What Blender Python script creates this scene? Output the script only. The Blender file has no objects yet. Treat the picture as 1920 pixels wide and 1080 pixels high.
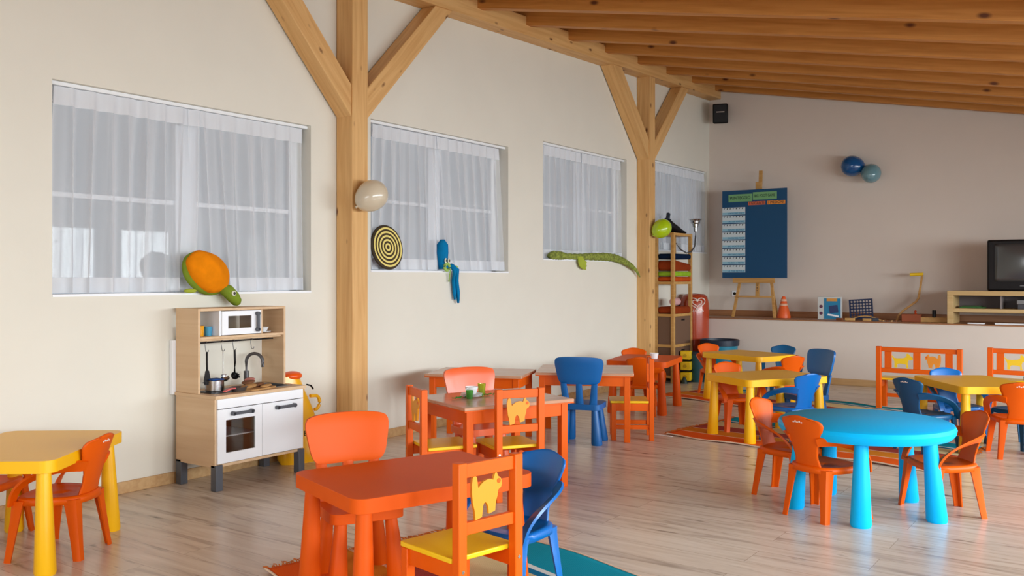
import bpy, bmesh, math, random
from mathutils import Vector, Matrix, Euler
random.seed(7)
PI = math.pi
R = math.radians
V = Vector
scene = bpy.context.scene

# ------------------------------------------------------------ camera
cam_d = bpy.data.cameras.new('camera'); cam = bpy.data.objects.new('camera', cam_d)
scene.collection.objects.link(cam); scene.camera = cam
cam.location = (4.8, 0, 1.23)
cam.rotation_euler = (R(90), 0, math.atan2(0.5735, 0.8192))
cam_d.sensor_width = 36; cam_d.lens = 1700 / 1920 * 36
cam_d.shift_y = -(522 - 540) / 1920 * -1
cam_d.clip_start = 0.05; cam_d.clip_end = 200

# ------------------------------------------------------------ world, lights, exposure
w = bpy.data.worlds.new('overcast_sky'); scene.world = w; w.use_nodes = True
bg = w.node_tree.nodes['Background']
bg.inputs['Color'].default_value = (0.66, 0.69, 0.74, 1); bg.inputs['Strength'].default_value = 0.5

def area(name, loc, aim, sx, sy, power, col=(1, 1, 1), spread=180):
    l = bpy.data.lights.new(name, 'AREA'); l.shape = 'RECTANGLE'; l.size = sx; l.size_y = sy
    l.energy = power; l.color = col; l.spread = R(spread)
    o = bpy.data.objects.new(name, l); scene.collection.objects.link(o)
    o.location = loc; d = V(aim) - V(loc); o.rotation_euler = d.to_track_quat('-Z', 'Y').to_euler()
    return o
# daylight through the glazed doors of the right wall (outside the frame) and the ones behind the camera
area('daylight_right', (9.7, 4.6, 2.0), (0, 4.6, 2.0), 11.5, 1.9, 1540, (0.88, 0.96, 1.0))
area('daylight_rear', (4.2, -2.9, 1.3), (4.2, 0, -0.6), 3.4, 2.0, 150, (0.88, 0.96, 1.0), 130)
scene.view_settings.view_transform = 'Standard'
scene.view_settings.look = 'None'
scene.view_settings.gamma = 1
scene.view_settings.exposure = 0.0
scene.view_settings.use_curve_mapping = False

# ------------------------------------------------------------ materials
def srgb(r, g, b):
    f = lambda c: (c / 255 / 12.92) if c / 255 <= 0.04045 else ((c / 255 + 0.055) / 1.055) ** 2.4
    return (f(r), f(g), f(b), 1)
MATS = {}
def new_mat(name):
    m = bpy.data.materials.new(name); m.use_nodes = True
    return m, m.node_tree.nodes, m.node_tree.links, m.node_tree.nodes['Principled BSDF']
def plain(name, col, rough=0.5, metal=0.0, bump=0.0, bscale=200, coat=0, mottle=0.0, mscale=3, trans=0, spec=None):
    if name in MATS: return MATS[name]
    m, n, l, p = new_mat(name)
    p.inputs['Roughness'].default_value = rough; p.inputs['Metallic'].default_value = metal
    if coat: p.inputs['Coat Weight'].default_value = coat; p.inputs['Coat Roughness'].default_value = 0.12
    if trans: p.inputs['Transmission Weight'].default_value = trans
    if spec is not None: p.inputs['Specular IOR Level'].default_value = spec
    tc = n.new('ShaderNodeTexCoord'); nz = n.new('ShaderNodeTexNoise'); l.new(tc.outputs['Object'], nz.inputs['Vector'])
    nz.inputs['Scale'].default_value = mscale; nz.inputs['Detail'].default_value = 4
    hs = n.new('ShaderNodeMixRGB'); hs.blend_type = 'MULTIPLY'; hs.inputs['Color1'].default_value = col
    cr = n.new('ShaderNodeValToRGB'); l.new(nz.outputs['Fac'], cr.inputs['Fac'])
    lo = 1 - mottle
    cr.color_ramp.elements[0].position = 0.35; cr.color_ramp.elements[0].color = (lo, lo, lo, 1)
    cr.color_ramp.elements[1].position = 0.65; cr.color_ramp.elements[1].color = (1, 1, 1, 1)
    hs.inputs['Fac'].default_value = 1; l.new(cr.outputs['Color'], hs.inputs['Color2'])
    l.new(hs.outputs['Color'], p.inputs['Base Color'])
    if bump:
        b = n.new('ShaderNodeBump'); b.inputs['Strength'].default_value = bump; b.inputs['Distance'].default_value = 0.002
        nb = n.new('ShaderNodeTexNoise'); nb.inputs['Scale'].default_value = bscale; l.new(tc.outputs['Object'], nb.inputs['Vector'])
        l.new(nb.outputs['Fac'], b.inputs['Height']); l.new(b.outputs['Normal'], p.inputs['Normal'])
    MATS[name] = m; return m
def wood(name, c1, c2, knot, rough=0.5, gscale=1.0, knots=True, coat=0, kdens=2.2):
    """grain runs along the object's local X"""
    if name in MATS: return MATS[name]
    m, n, l, p = new_mat(name)
    p.inputs['Roughness'].default_value = rough
    if coat: p.inputs['Coat Weight'].default_value = coat; p.inputs['Coat Roughness'].default_value = 0.15
    tc = n.new('ShaderNodeTexCoord'); oi = n.new('ShaderNodeObjectInfo')
    ad = n.new('ShaderNodeVectorMath'); ad.operation = 'ADD'
    sc = n.new('ShaderNodeVectorMath'); sc.operation = 'SCALE'; sc.inputs['Scale'].default_value = 13.7
    cx = n.new('ShaderNodeCombineXYZ'); l.new(oi.outputs['Random'], cx.inputs[0]); l.new(oi.outputs['Random'], cx.inputs[1])
    l.new(cx.outputs[0], sc.inputs[0]); l.new(tc.outputs['Object'], ad.inputs[0]); l.new(sc.outputs[0], ad.inputs[1])
    mp = n.new('ShaderNodeMapping'); mp.inputs['Scale'].default_value = (1.2 * gscale, 22 * gscale, 22 * gscale)
    l.new(ad.outputs[0], mp.inputs['Vector'])
    nz = n.new('ShaderNodeTexNoise'); nz.inputs['Scale'].default_value = 1.4; nz.inputs['Detail'].default_value = 5; nz.inputs['Distortion'].default_value = 0.6
    l.new(mp.outputs[0], nz.inputs['Vector'])
    cr = n.new('ShaderNodeValToRGB'); l.new(nz.outputs['Fac'], cr.inputs['Fac'])
    cr.color_ramp.elements[0].position = 0.32; cr.color_ramp.elements[0].color = c2
    cr.color_ramp.elements[1].position = 0.62; cr.color_ramp.elements[1].color = c1
    out = cr.outputs['Color']
    if knots:
        mk = n.new('ShaderNodeMapping'); mk.inputs['Scale'].default_value = (kdens, kdens * 2.2, kdens * 2.2)
        l.new(ad.outputs[0], mk.inputs['Vector'])
        vo = n.new('ShaderNodeTexVoronoi'); vo.inputs['Scale'].default_value = 1.7; l.new(mk.outputs[0], vo.inputs['Vector'])
        kr = n.new('ShaderNodeValToRGB'); l.new(vo.outputs['Distance'], kr.inputs['Fac'])
        kr.color_ramp.elements[0].position = 0.055; kr.color_ramp.elements[0].color = (1, 1, 1, 1)
        kr.color_ramp.elements[1].position = 0.14; kr.color_ramp.elements[1].color = (0, 0, 0, 1)
        mx = n.new('ShaderNodeMixRGB'); l.new(kr.outputs['Color'], mx.inputs['Fac']); l.new(out, mx.inputs['Color1'])
        mx.inputs['Color2'].default_value = knot; out = mx.outputs['Color']
    l.new(out, p.inputs['Base Color'])
    MATS[name] = m; return m

WALL = plain('plaster_cream', srgb(232, 228, 216), 0.9, bump=0.15, bscale=60, mottle=0.02)
WALLB = plain('plaster_back', srgb(226, 214, 204), 0.9, bump=0.15, bscale=60, mottle=0.02)
WHITE = plain('white_paint', srgb(246, 249, 254), 0.45)
WHITEG = plain('white_gloss', srgb(240, 242, 245), 0.25)
BEAM = wood('spruce_beam', srgb(228, 182, 120), srgb(212, 160, 98), srgb(110, 62, 28), 0.55)
RAFT = wood('spruce_rafter', srgb(205, 140, 68), srgb(186, 120, 50), srgb(96, 48, 18), 0.55, kdens=1.6)
SKIRT = wood('baseboard_wood', srgb(206, 168, 118), srgb(190, 148, 98), srgb(120, 80, 40), 0.5, knots=False)
BIRCH = wood('birch_ply', srgb(222, 190, 152), srgb(212, 176, 136), srgb(150, 110, 70), 0.5, knots=False, gscale=0.6)
PINE = wood('pine_shelf', srgb(205, 158, 92), srgb(190, 140, 74), srgb(110, 70, 30), 0.5, knots=False)
LEDGEW = wood('ledge_wood', srgb(170, 118, 78), srgb(150, 100, 64), srgb(90, 55, 30), 0.45, knots=False)
OAK = wood('oak_veneer', srgb(206, 176, 124), srgb(196, 162, 108), srgb(120, 80, 40), 0.5, knots=False)
TTOP = wood('lacquered_top', srgb(208, 158, 128), srgb(198, 144, 112), srgb(130, 80, 50), 0.24, knots=False, coat=0.1, gscale=0.5)
ORANGE = plain('orange_plastic', srgb(226, 90, 0), 0.42, spec=0.25)
ORANGEM = plain('orange_matt_plastic', srgb(222, 86, 0), 0.5, spec=0.25, bump=0.1, bscale=400)
SALMON = plain('orange_glossy_plastic', srgb(236, 98, 40), 0.34, coat=0.15)
ORWOOD = plain('orange_painted_wood', srgb(232, 96, 0), 0.42, spec=0.3, mottle=0.04, mscale=9)
YEL = plain('yellow_plastic', srgb(252, 190, 8), 0.36, bump=0.08, bscale=400)
YELSEAT = plain('yellow_painted_wood', srgb(246, 204, 30), 0.32)
CATC = plain('amber_painted_wood', srgb(232, 152, 14), 0.45)
CATO = plain('amber_orange_wood', srgb(236, 146, 40), 0.45)
BLUE = plain('blue_plastic', srgb(0, 104, 186), 0.32, coat=0.1)
BLUEM = plain('blue_matt_plastic', srgb(0, 96, 168), 0.4, bump=0.1, bscale=400)
BLUED = plain('dark_blue_plastic', srgb(0, 82, 128), 0.35, coat=0.1)
SKY = plain('sky_blue_plastic', srgb(0, 188, 255), 0.45, spec=0.2)
BLACK = plain('black_plastic', srgb(20, 18, 20), 0.45, spec=0.25)
DGREY = plain('dark_grey_paint', srgb(84, 88, 96), 0.4)
STEEL = plain('steel', srgb(190, 190, 192), 0.22, 1.0)
GREYM = plain('grey_metal', srgb(120, 120, 122), 0.35, 0.8)
RED = plain('red_plastic', srgb(178, 62, 26), 0.25, coat=0.4)
TEAL = plain('teal_plastic', srgb(10, 122, 150), 0.4)
NAVY = plain('navy_plastic', srgb(10, 30, 52), 0.4)
CARD = plain('brown_board', srgb(112, 82, 62), 0.7)
MARK = plain('white_print', srgb(240, 225, 215), 0.4)

def floor_mat():
    m, n, l, p = new_mat('laminate_floor')
    tc = n.new('ShaderNodeTexCoord')
    br = n.new('ShaderNodeTexBrick'); l.new(tc.outputs['Object'], br.inputs['Vector'])
    br.inputs['Scale'].default_value = 1.0; br.inputs['Brick Width'].default_value = 1.28; br.inputs['Row Height'].default_value = 0.19
    br.inputs['Mortar Size'].default_value = 0.0012; br.offset = 0.37
    br.inputs['Color1'].default_value = (0.30, 0.30, 0.30, 1); br.inputs['Color2'].default_value = (0.75, 0.75, 0.75, 1); br.inputs['Mortar'].default_value = (0, 0, 0, 1)
    mp = n.new('ShaderNodeMapping'); mp.inputs['Scale'].default_value = (1.1, 11, 1)
    ad = n.new('ShaderNodeVectorMath'); ad.operation = 'ADD'
    sc = n.new('ShaderNodeVectorMath'); sc.operation = 'SCALE'; sc.inputs['Scale'].default_value = 7
    l.new(br.outputs['Color'], sc.inputs[0]); l.new(tc.outputs['Object'], ad.inputs[0]); l.new(sc.outputs[0], ad.inputs[1])
    l.new(ad.outputs[0], mp.inputs['Vector'])
    nz = n.new('ShaderNodeTexNoise'); nz.inputs['Scale'].default_value = 1.6; nz.inputs['Detail'].default_value = 8; nz.inputs['Distortion'].default_value = 1.0
    l.new(mp.outputs[0], nz.inputs['Vector'])
    cr = n.new('ShaderNodeValToRGB'); l.new(nz.outputs['Fac'], cr.inputs['Fac'])
    e = cr.color_ramp.elements
    e[0].position = 0.28; e[0].color = srgb(172, 156, 142)
    e[1].position = 0.72; e[1].color = srgb(226, 214, 200)
    x = e.new(0.45); x.color = srgb(210, 194, 178)
    # dark knots and short streaks
    mk = n.new('ShaderNodeMapping'); mk.inputs['Scale'].default_value = (1.4, 5.5, 1)
    l.new(ad.outputs[0], mk.inputs['Vector'])
    vo = n.new('ShaderNodeTexNoise'); vo.inputs['Scale'].default_value = 2.6; vo.inputs['Detail'].default_value = 3; l.new(mk.outputs[0], vo.inputs['Vector'])
    kr = n.new('ShaderNodeValToRGB'); l.new(vo.outputs['Fac'], kr.inputs['Fac'])
    kr.color_ramp.elements[0].position = 0.66; kr.color_ramp.elements[0].color = (0, 0, 0, 1)
    kr.color_ramp.elements[1].position = 0.76; kr.color_ramp.elements[1].color = (0.8, 0.8, 0.8, 1)
    mx = n.new('ShaderNodeMixRGB'); l.new(kr.outputs['Color'], mx.inputs['Fac']); l.new(cr.outputs['Color'], mx.inputs['Color1']); mx.inputs['Color2'].default_value = srgb(84, 60, 44)
    # plank to plank tone
    tn = n.new('ShaderNodeMixRGB'); tn.blend_type = 'MULTIPLY'; tn.inputs['Fac'].default_value = 1
    tr = n.new('ShaderNodeValToRGB'); l.new(br.outputs['Color'], tr.inputs['Fac'])
    tr.color_ramp.elements[0].position = 0.0; tr.color_ramp.elements[0].color = (0.55, 0.5, 0.45, 1)
    tr.color_ramp.elements[1].position = 0.75; tr.color_ramp.elements[1].color = (1, 1, 1, 1)
    y = tr.color_ramp.elements.new(0.3); y.color = (0.93, 0.93, 0.93, 1)
    l.new(mx.outputs[0], tn.inputs['Color1']); l.new(tr.outputs[0], tn.inputs['Color2'])
    l.new(tn.outputs[0], p.inputs['Base Color'])
    p.inputs['Roughness'].default_value = 0.27
    b = n.new('ShaderNodeBump'); b.inputs['Strength'].default_value = 0.06; b.inputs['Distance'].default_value = 0.002
    l.new(nz.outputs['Fac'], b.inputs['Height']); l.new(b.outputs['Normal'], p.inputs['Normal'])
    return m
def sheer_mat(name, alpha):
    m = bpy.data.materials.new(name); m.use_nodes = True; n = m.node_tree.nodes; l = m.node_tree.links
    n.clear(); o = n.new('ShaderNodeOutputMaterial')
    d = n.new('ShaderNodeBsdfDiffuse'); d.inputs['Color'].default_value = srgb(246, 248, 252)
    t = n.new('ShaderNodeBsdfTranslucent'); t.inputs['Color'].default_value = srgb(240, 244, 250)
    tr = n.new('ShaderNodeBsdfTransparent')
    m1 = n.new('ShaderNodeMixShader'); m1.inputs[0].default_value = 0.3; l.new(d.outputs[0], m1.inputs[1]); l.new(t.outputs[0], m1.inputs[2])
    m2 = n.new('ShaderNodeMixShader'); l.new(tr.outputs[0], m2.inputs[1]); l.new(m1.outputs[0], m2.inputs[2])
    lw = n.new('ShaderNodeLayerWeight'); lw.inputs['Blend'].default_value = 0.5
    mr = n.new('ShaderNodeMapRange'); mr.inputs['To Min'].default_value = alpha; mr.inputs['To Max'].default_value = 1.0
    l.new(lw.outputs['Facing'], mr.inputs['Value']); l.new(mr.outputs[0], m2.inputs[0])
    l.new(m2.outputs[0], o.inputs['Surface'])
    return m
SHEER = sheer_mat('sheer_voile', 0.40)
SHEERD = sheer_mat('sheer_voile_doubled', 0.97)
def glass_mat():
    m, n, l, p = new_mat('window_glass')
    p.inputs['Base Color'].default_value = (0.9, 0.93, 0.95, 1); p.inputs['Roughness'].default_value = 0.02
    p.inputs['Transmission Weight'].default_value = 1.0; p.inputs['IOR'].default_value = 1.45
    return m
GLASS = glass_mat()
def clear_col(name, col, rough=0.1):
    m, n, l, p = new_mat(name)
    p.inputs['Base Color'].default_value = col; p.inputs['Roughness'].default_value = rough; p.inputs['Transmission Weight'].default_value = 0.75
    return m

# ------------------------------------------------------------ mesh helpers
class MB:
    def __init__(s): s.bm = bmesh.new()
    def box(s, c, d, rot=None):
        m = Matrix.Translation(c)
        if rot is not None: m = m @ Euler(rot).to_matrix().to_4x4()
        m = m @ Matrix.Diagonal((d[0], d[1], d[2], 1))
        bmesh.ops.create_cube(s.bm, size=1, matrix=m); return s
    def bx(s, x0, x1, y0, y1, z0, z1):
        return s.box(((x0 + x1) / 2, (y0 + y1) / 2, (z0 + z1) / 2), (abs(x1 - x0), abs(y1 - y0), abs(z1 - z0)))
    def lathe(s, prof, c=(0, 0, 0), n=32, mat=None, cap=True):
        M = mat or Matrix.Identity(4); M = Matrix.Translation(c) @ M
        rings = []
        for r, z in prof:
            rings.append([s.bm.verts.new(M @ V((r * math.cos(2 * PI * i / n), r * math.sin(2 * PI * i / n), z))) for i in range(n)])
        for a, b in zip(rings, rings[1:]):
            for i in range(n):
                s.bm.faces.new((a[i], a[(i + 1) % n], b[(i + 1) % n], b[i]))
        if cap:
            s.bm.faces.new(rings[0][::-1]); s.bm.faces.new(rings[-1])
        return s
    def ell(s, c, r, rot=None, n=24):
        m = Matrix.Translation(c)
        if rot is not None: m = m @ Euler(rot).to_matrix().to_4x4()
        m = m @ Matrix.Diagonal((r[0], r[1], r[2], 1))
        bmesh.ops.create_uvsphere(s.bm, u_segments=n, v_segments=n // 2, radius=1, matrix=m); return s
    def prism(s, pts, h, M=None):
        """polygon in local XY extruded h along local Z, placed by M"""
        M = M or Matrix.Identity(4)
        a = [s.bm.verts.new(M @ V((x, y, 0))) for x, y in pts]; b = [s.bm.verts.new(M @ V((x, y, h))) for x, y in pts]
        k = len(pts)
        if k > 6:
            from mathutils.geometry import tessellate_polygon
            for t in tessellate_polygon([[V((x, y, 0)) for x, y in pts]]):
                if len(set(t)) == 3: s.bm.faces.new([a[i] for i in t]); s.bm.faces.new([b[i] for i in t][::-1])
        else: s.bm.faces.new(a[::-1]); s.bm.faces.new(b)
        for i in range(k): s.bm.faces.new((a[i], a[(i + 1) % k], b[(i + 1) % k], b[i]))
        return s
    def sweep(s, path, sec, up=(0, 0, 1), scale=None, cap=True):
        """closed section (list of (u,v)) carried along path; u = side axis, v = up axis"""
        P = [V(p) for p in path]; rings = []; up = V(up)
        for i, p in enumerate(P):
            t = (P[min(i + 1, len(P) - 1)] - P[max(i - 1, 0)]).normalized()
            side = t.cross(up)
            if side.length < 1e-4: side = t.cross(V((0, 1, 0)))
            side.normalize(); v = side.cross(t).normalized()
            k = scale[i] if scale else (1, 1)
            if not isinstance(k, tuple): k = (k, k)
            rings.append([s.bm.verts.new(p + side * a * k[0] + v * b * k[1]) for a, b in sec])
        n = len(sec)
        for a, b in zip(rings, rings[1:]):
            for i in range(n): s.bm.faces.new((a[i], a[(i + 1) % n], b[(i + 1) % n], b[i]))
        if cap: s.bm.faces.new(rings[0][::-1]); s.bm.faces.new(rings[-1])
        return s
    def tube(s, path, r, n=10, scale=None):
        return s.sweep(path, [(r * math.cos(2 * PI * i / n), r * math.sin(2 * PI * i / n)) for i in range(n)], scale=scale)
    def grid(s, f, nu, nv):
        g = [[s.bm.verts.new(f(i / nu, j / nv)) for j in range(nv + 1)] for i in range(nu + 1)]
        for i in range(nu):
            for j in range(nv): s.bm.faces.new((g[i][j], g[i + 1][j], g[i + 1][j + 1], g[i][j + 1]))
        return s
    def build(s, name, mat, parent=None, bevel=0, seg=2, smooth=35, solid=0, sub=0, loc=None, rot=None):
        bmesh.ops.recalc_face_normals(s.bm, faces=s.bm.faces)
        me = bpy.data.meshes.new(name); s.bm.to_mesh(me); s.bm.free()
        for p in me.polygons: p.use_smooth = True
        me.set_sharp_from_angle(angle=R(smooth))
        for m in (mat if isinstance(mat, (list, tuple)) else [mat]): me.materials.append(m)
        o = bpy.data.objects.new(name, me); scene.collection.objects.link(o)
        if parent: o.parent = parent
        if solid:
            m = o.modifiers.new('solid', 'SOLIDIFY'); m.thickness = solid; m.offset = 0
        if bevel:
            m = o.modifiers.new('bevel', 'BEVEL'); m.width = bevel; m.segments = seg; m.limit_method = 'ANGLE'; m.angle_limit = R(40)
        if sub:
            m = o.modifiers.new('sub', 'SUBSURF'); m.levels = sub; m.render_levels = sub
        if loc: o.location = loc
        if rot: o.rotation_euler = rot
        return o
def tag(o, label=None, cat=None, group=None, kind=None):
    if label: o['label'] = label
    if cat: o['category'] = cat
    if group: o['group'] = group
    if kind: o['kind'] = kind
    return o
def thing(name, label, cat, loc=(0, 0, 0), rz=0, group=None):
    o = bpy.data.objects.new(name, None); scene.collection.objects.link(o)
    o.empty_display_size = 0.05
    o.location = loc; o.rotation_euler = (0, 0, rz); return tag(o, label, cat, group)
def copy_tree(o, parent=None):
    c = o.copy(); scene.collection.objects.link(c); c.parent = parent
    for ch in [x for x in scene.objects if x.parent == o]: copy_tree(ch, c)
    return c
def recolor(root, mapping):
    """give a copied thing its own colour (object-level material slots)"""
    for ch in [x for x in scene.objects if x.parent == root]:
        if ch.type == 'MESH':
            for sl in ch.material_slots:
                if sl.material in mapping:
                    nm = mapping[sl.material]; sl.link = 'OBJECT'; sl.material = nm
        recolor(ch, mapping)
def struct(o): o['kind'] = 'structure'; return o
def rrect(wx, wy, r, n=6):
    pts = []
    for cx, cy, a0 in ((wx / 2 - r, wy / 2 - r, 0), (-wx / 2 + r, wy / 2 - r, 90), (-wx / 2 + r, -wy / 2 + r, 180), (wx / 2 - r, -wy / 2 + r, 270)):
        for i in range(n + 1):
            a = R(a0 + 90 * i / n); pts.append((cx + r * math.cos(a), cy + r * math.sin(a)))
    return pts
def text_mesh(s, size, name, mat, parent, M, align='CENTER', ext=0.0006, width=None):
    c = bpy.data.curves.new('t', 'FONT'); c.body = s; c.size = size; c.align_x = align; c.align_y = 'CENTER'; c.extrude = ext
    o = bpy.data.objects.new('t', c); scene.collection.objects.link(o)
    bpy.context.view_layer.update()
    me = bpy.data.meshes.new_from_object(o.evaluated_get(bpy.context.evaluated_depsgraph_get()))
    bpy.data.objects.remove(o); me.name = name
    xs = [v.co.x for v in me.vertices]; w0 = max(xs) - min(xs)
    if width: 
        for v in me.vertices: v.co.x *= width / w0
    me.transform(M); me.materials.clear(); me.materials.append(mat)
    q = bpy.data.objects.new(name, me); scene.collection.objects.link(q)
    if parent: q.parent = parent
    return q

# ------------------------------------------------------------ the room
BY = 11.46           # back wall
RX = 7.45            # right wall
FY = -3.0            # rear wall
def zr(X, Y): return 3.73 - 0.19 * X + 0.035 * (Y - 11.4)   # underside of rafters
FL = MB().box(((RX) / 2, (BY + FY) / 2, -0.03), (RX + .4, BY - FY + .4, 0.06)).build('floor', floor_mat()); struct(FL)

WIN = [(2.565, 4.399, 1.142, 2.30), (4.996, 6.797, 1.29, 2.438), (7.38, 9.109, 1.421, 2.565), (9.83, 11.376, 1.571, 2.645)]
def wall_openings(axis_pts, zt, x0, x1, opens, name, mat):
    m = MB(); y = axis_pts[0]
    for a, b, z0, z1 in opens:
        m.bx(x0, x1, y, a, 0, zt); m.bx(x0, x1, a, b, 0, z0); m.bx(x0, x1, a, b, z1, zt); y = b
    m.bx(x0, x1, y, axis_pts[1], 0, zt)
    bmesh.ops.remove_doubles(m.bm, verts=m.bm.verts, dist=1e-5)
    return struct(m.build(name, mat))
wall_openings((FY, BY), 4.3, -0.24, 0, WIN, 'wall_left', WALL)
struct(MB().bx(-0.24, RX + .2, BY, BY + .2, 0, 4.3).build('wall_back', WALLB))
struct(MB().bx(-0.24, RX + .2, FY - .2, FY, 0, 4.3).build('wall_rear', WALL))
ROPEN = [(y - 1.25, y + 1.25, 0.5, 2.02) for y in (0.6, 3.4, 6.2, 9.0)]
wall_openings((FY, BY), 4.3, RX, RX + 0.2, ROPEN, 'wall_right', WALL)
for i, (a, b, z0, z1) in enumerate(ROPEN):
    m = MB(); t = 0.06
    m.bx(RX + .05, RX + .11, a, b, z0, z0 + t); m.bx(RX + .05, RX + .11, a, b, z1 - t, z1)
    for y in (a, (a + b) / 2 - t / 2, b - t): m.bx(RX + .05, RX + .11, y, y + t, z0, z1)
    struct(m.build('window_%d' % (i + 5), WHITE))
struct(MB().bx(5.5, RX, 10.2, 10.35, 0, 3.0).build('wall_shade_blocker', WALL))  # unseen stub wall, added to keep window light off the television corner
# ceiling deck lying on the rafters
def slab(m, X0, X1, Y0, Y1, t0, t1):
    vs = [m.bm.verts.new((X, Y, zr(X, Y) + t)) for t in (t0, t1) for X, Y in ((X0, Y0), (X1, Y0), (X1, Y1), (X0, Y1))]
    for f in ((0, 1, 2, 3), (4, 5, 6, 7), (0, 1, 5, 4), (1, 2, 6, 5), (2, 3, 7, 6), (3, 0, 4, 7)): m.bm.faces.new([vs[i] for i in f])
m = MB(); slab(m, -0.24, RX + .2, FY - .2, BY + .2, 0.21, 0.25)
DECK = plain('ceiling_boards', srgb(196, 150, 96), 0.6, mottle=0.1)
struct(m.build('ceiling', DECK))
# rafters: each is a long box along its own X axis
raft_len = RX / math.cos(math.atan(0.19))
ang = math.atan(0.19)
ny = 0
y = 11.30
first = None
while y > FY + .1:
    m = MB(); L = raft_len
    m.box((L / 2, 0, 0.1), (L, 0.09, 0.20))
    if first is None:
        first = m.build('ceiling_rafter', RAFT, bevel=0.004, seg=1); o = first
    else:
        m.bm.free(); o = first.copy(); scene.collection.objects.link(o)
    o.location = (0.0, y, zr(0, y)); o.rotation_euler = (0, ang, 0)
    ordn = 'first second third fourth fifth sixth seventh eighth ninth tenth eleventh twelfth thirteenth fourteenth fifteenth sixteenth seventeenth eighteenth nineteenth twentieth'.split()
    tag(o, 'sloping spruce ceiling rafter, the %s one counted from the back wall' % ordn[ny], 'rafter', 'ceiling rafters')
    ny += 1; y -= 0.735
# posts, braces, purlin (built along local X)
def timber(name, a, b, wx, wz, label, cat, group=None, up=(1, 0, 0)):
    """beam from a to b; wx = size along world X, wz = other cross size"""
    a = V(a); b = V(b); d = b - a; L = d.length
    m = MB().box((L / 2, 0, 0), (L, wx, wz)); o = m.build(name, BEAM, bevel=0.004, seg=1)
    t = d.normalized(); yv = V(up); zv = t.cross(yv).normalized(); yv = zv.cross(t)
    o.matrix_world = Matrix.Translation(a) @ Matrix((t, yv, zv)).transposed().to_4x4()
    return tag(o, label, cat, group)
def zp(Y): return 3.42 + (Y - 6.0) * 0.0345      # underside of purlin
timber('wall_purlin', (0.085, FY, zp(FY) + .085), (0.085, BY - .005, zp(BY) + .085), 0.165, 0.17, 'long horizontal spruce beam carried by the two posts along the window wall', 'beam')
for k, (py, pw, lab) in enumerate(((4.719, .16, 'near post, the one beside the toy kitchen'), (9.428, .145, 'far post, the one beside the open shelf'))):
    timber('timber_post', (0.083, py, 0), (0.083, py, zp(py) - .001), 0.160, pw, 'square spruce post standing against the window wall, ' + lab, 'post')
    zb = 2.50 if k == 0 else 2.70
    h = pw / 2
    w_ = .155
    # left brace (towards the camera), right brace (towards the back wall)
    for s, lab2 in ((-1, 'left'), (1, 'right')):
        ya = py + s * h; yb = py + s * (h + 0.80)
        za = zb; zt = zp(yb)
        if s < 0:
            zt = zp(ya - 0.80); yb = ya - (zt - za) / 1.07
        else:
            yb = ya + (zp(ya + .8) - za) / 1.03; zt = zp(yb)
        # prism polygon in the YZ plane, cut flush at post and purlin
        d = V((0, yb - ya, zt - za)).normalized(); hw = 0.078
        dy = hw / abs(d.y) ; dz = hw / abs(d.z)
        z_lo = za - hw / abs(d.y); z_hi = za + hw / abs(d.y)
        # along the purlin underside
        y_in = yb - s * hw / d.z; y_out = yb + s * hw / d.z
        poly = [(ya, z_lo), (y_out, zp(y_out)), (y_in, zp(y_in)), (ya, z_hi)]
        # local frame along the brace so the grain follows it
        t = d; yv = V((1, 0, 0)); zv = t.cross(yv)
        org = V((0.012, ya, za)); M = Matrix.Translation(org) @ Matrix((t, yv, zv)).transposed().to_4x4(); Mi = M.inverted()
        mb = MB(); pa = [Mi @ V((0.010, a, b)) for a, b in poly]; pb = [Mi @ V((0.155, a, b)) for a, b in poly]
        va = [mb.bm.verts.new(p) for p in pa]; vb = [mb.bm.verts.new(p) for p in pb]
        mb.bm.faces.new(va); mb.bm.faces.new(vb[::-1])
        for i in range(4): mb.bm.faces.new((va[i], va[(i + 1) % 4], vb[(i + 1) % 4], vb[i]))
        o = mb.build('timber_brace', BEAM, bevel=0.004, seg=1); o.matrix_world = M
        tag(o, 'slanting spruce brace on the %s side of the %s' % (lab2, lab.split(',')[0]), 'brace')
# baseboards
struct(MB().bx(0, 0.014, FY, 10.75, 0, 0.068).build('baseboard_left', SKIRT, bevel=0.003))
# ledge along the back wall
LZ = 0.74
struct(MB().bx(0.0, RX, 10.76, BY, 0, LZ - 0.012).build('wall_ledge', WALLB))
struct(MB().bx(0.0, RX, 10.745, BY, LZ - 0.012, LZ).build('trim_1', LEDGEW, bevel=0.003))
struct(MB().bx(0.0, RX, BY - .014, BY, LZ, LZ + 0.075).build('baseboard_back', LEDGEW, bevel=0.003))
struct(MB().bx(0.015, RX, 10.745, 10.76, 0, 0.075).build('baseboard_ledge', SKIRT, bevel=0.003))

# windows of the left wall
for k, (a, b, z0, z1) in enumerate(WIN):
    m = MB(); x0, x1 = -0.20, -0.14; t = 0.075
    m.bx(x0, x1, a, b, z0, z0 + t); m.bx(x0, x1, a, b, z1 - t - .02, z1); m.bx(x0, x1, a, a + t, z0, z1); m.bx(x0, x1, b - t, b, z0, z1)
    c = (a + b) / 2; m.bx(x0, x1 + .01, c - .075, c + .075, z0, z1)
    wf = struct(m.build('window_%d' % (k + 1), WHITE, bevel=0.004))
    zm = z0 + (z1 - z0) * 0.48
    m = MB()
    for s0, s1 in ((a + t, c - .075), (c + .075, b - t)):
        m.bx(x0 + .01, x1 - .01, s0, s1, zm - .014, zm + .014)
    m.build('muntin', WHITE, wf)
    for s0, s1 in ((a + t, c - .075), (c + .075, b - t)):
        MB().bx(-0.172, -0.168, s0, s1, z0 + t, z1 - t).build('pane', GLASS, wf)
    MB().bx(-0.14, 0.004, a, b, z0 - .012, z0 + .002).build('sill', WHITE, wf)

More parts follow.
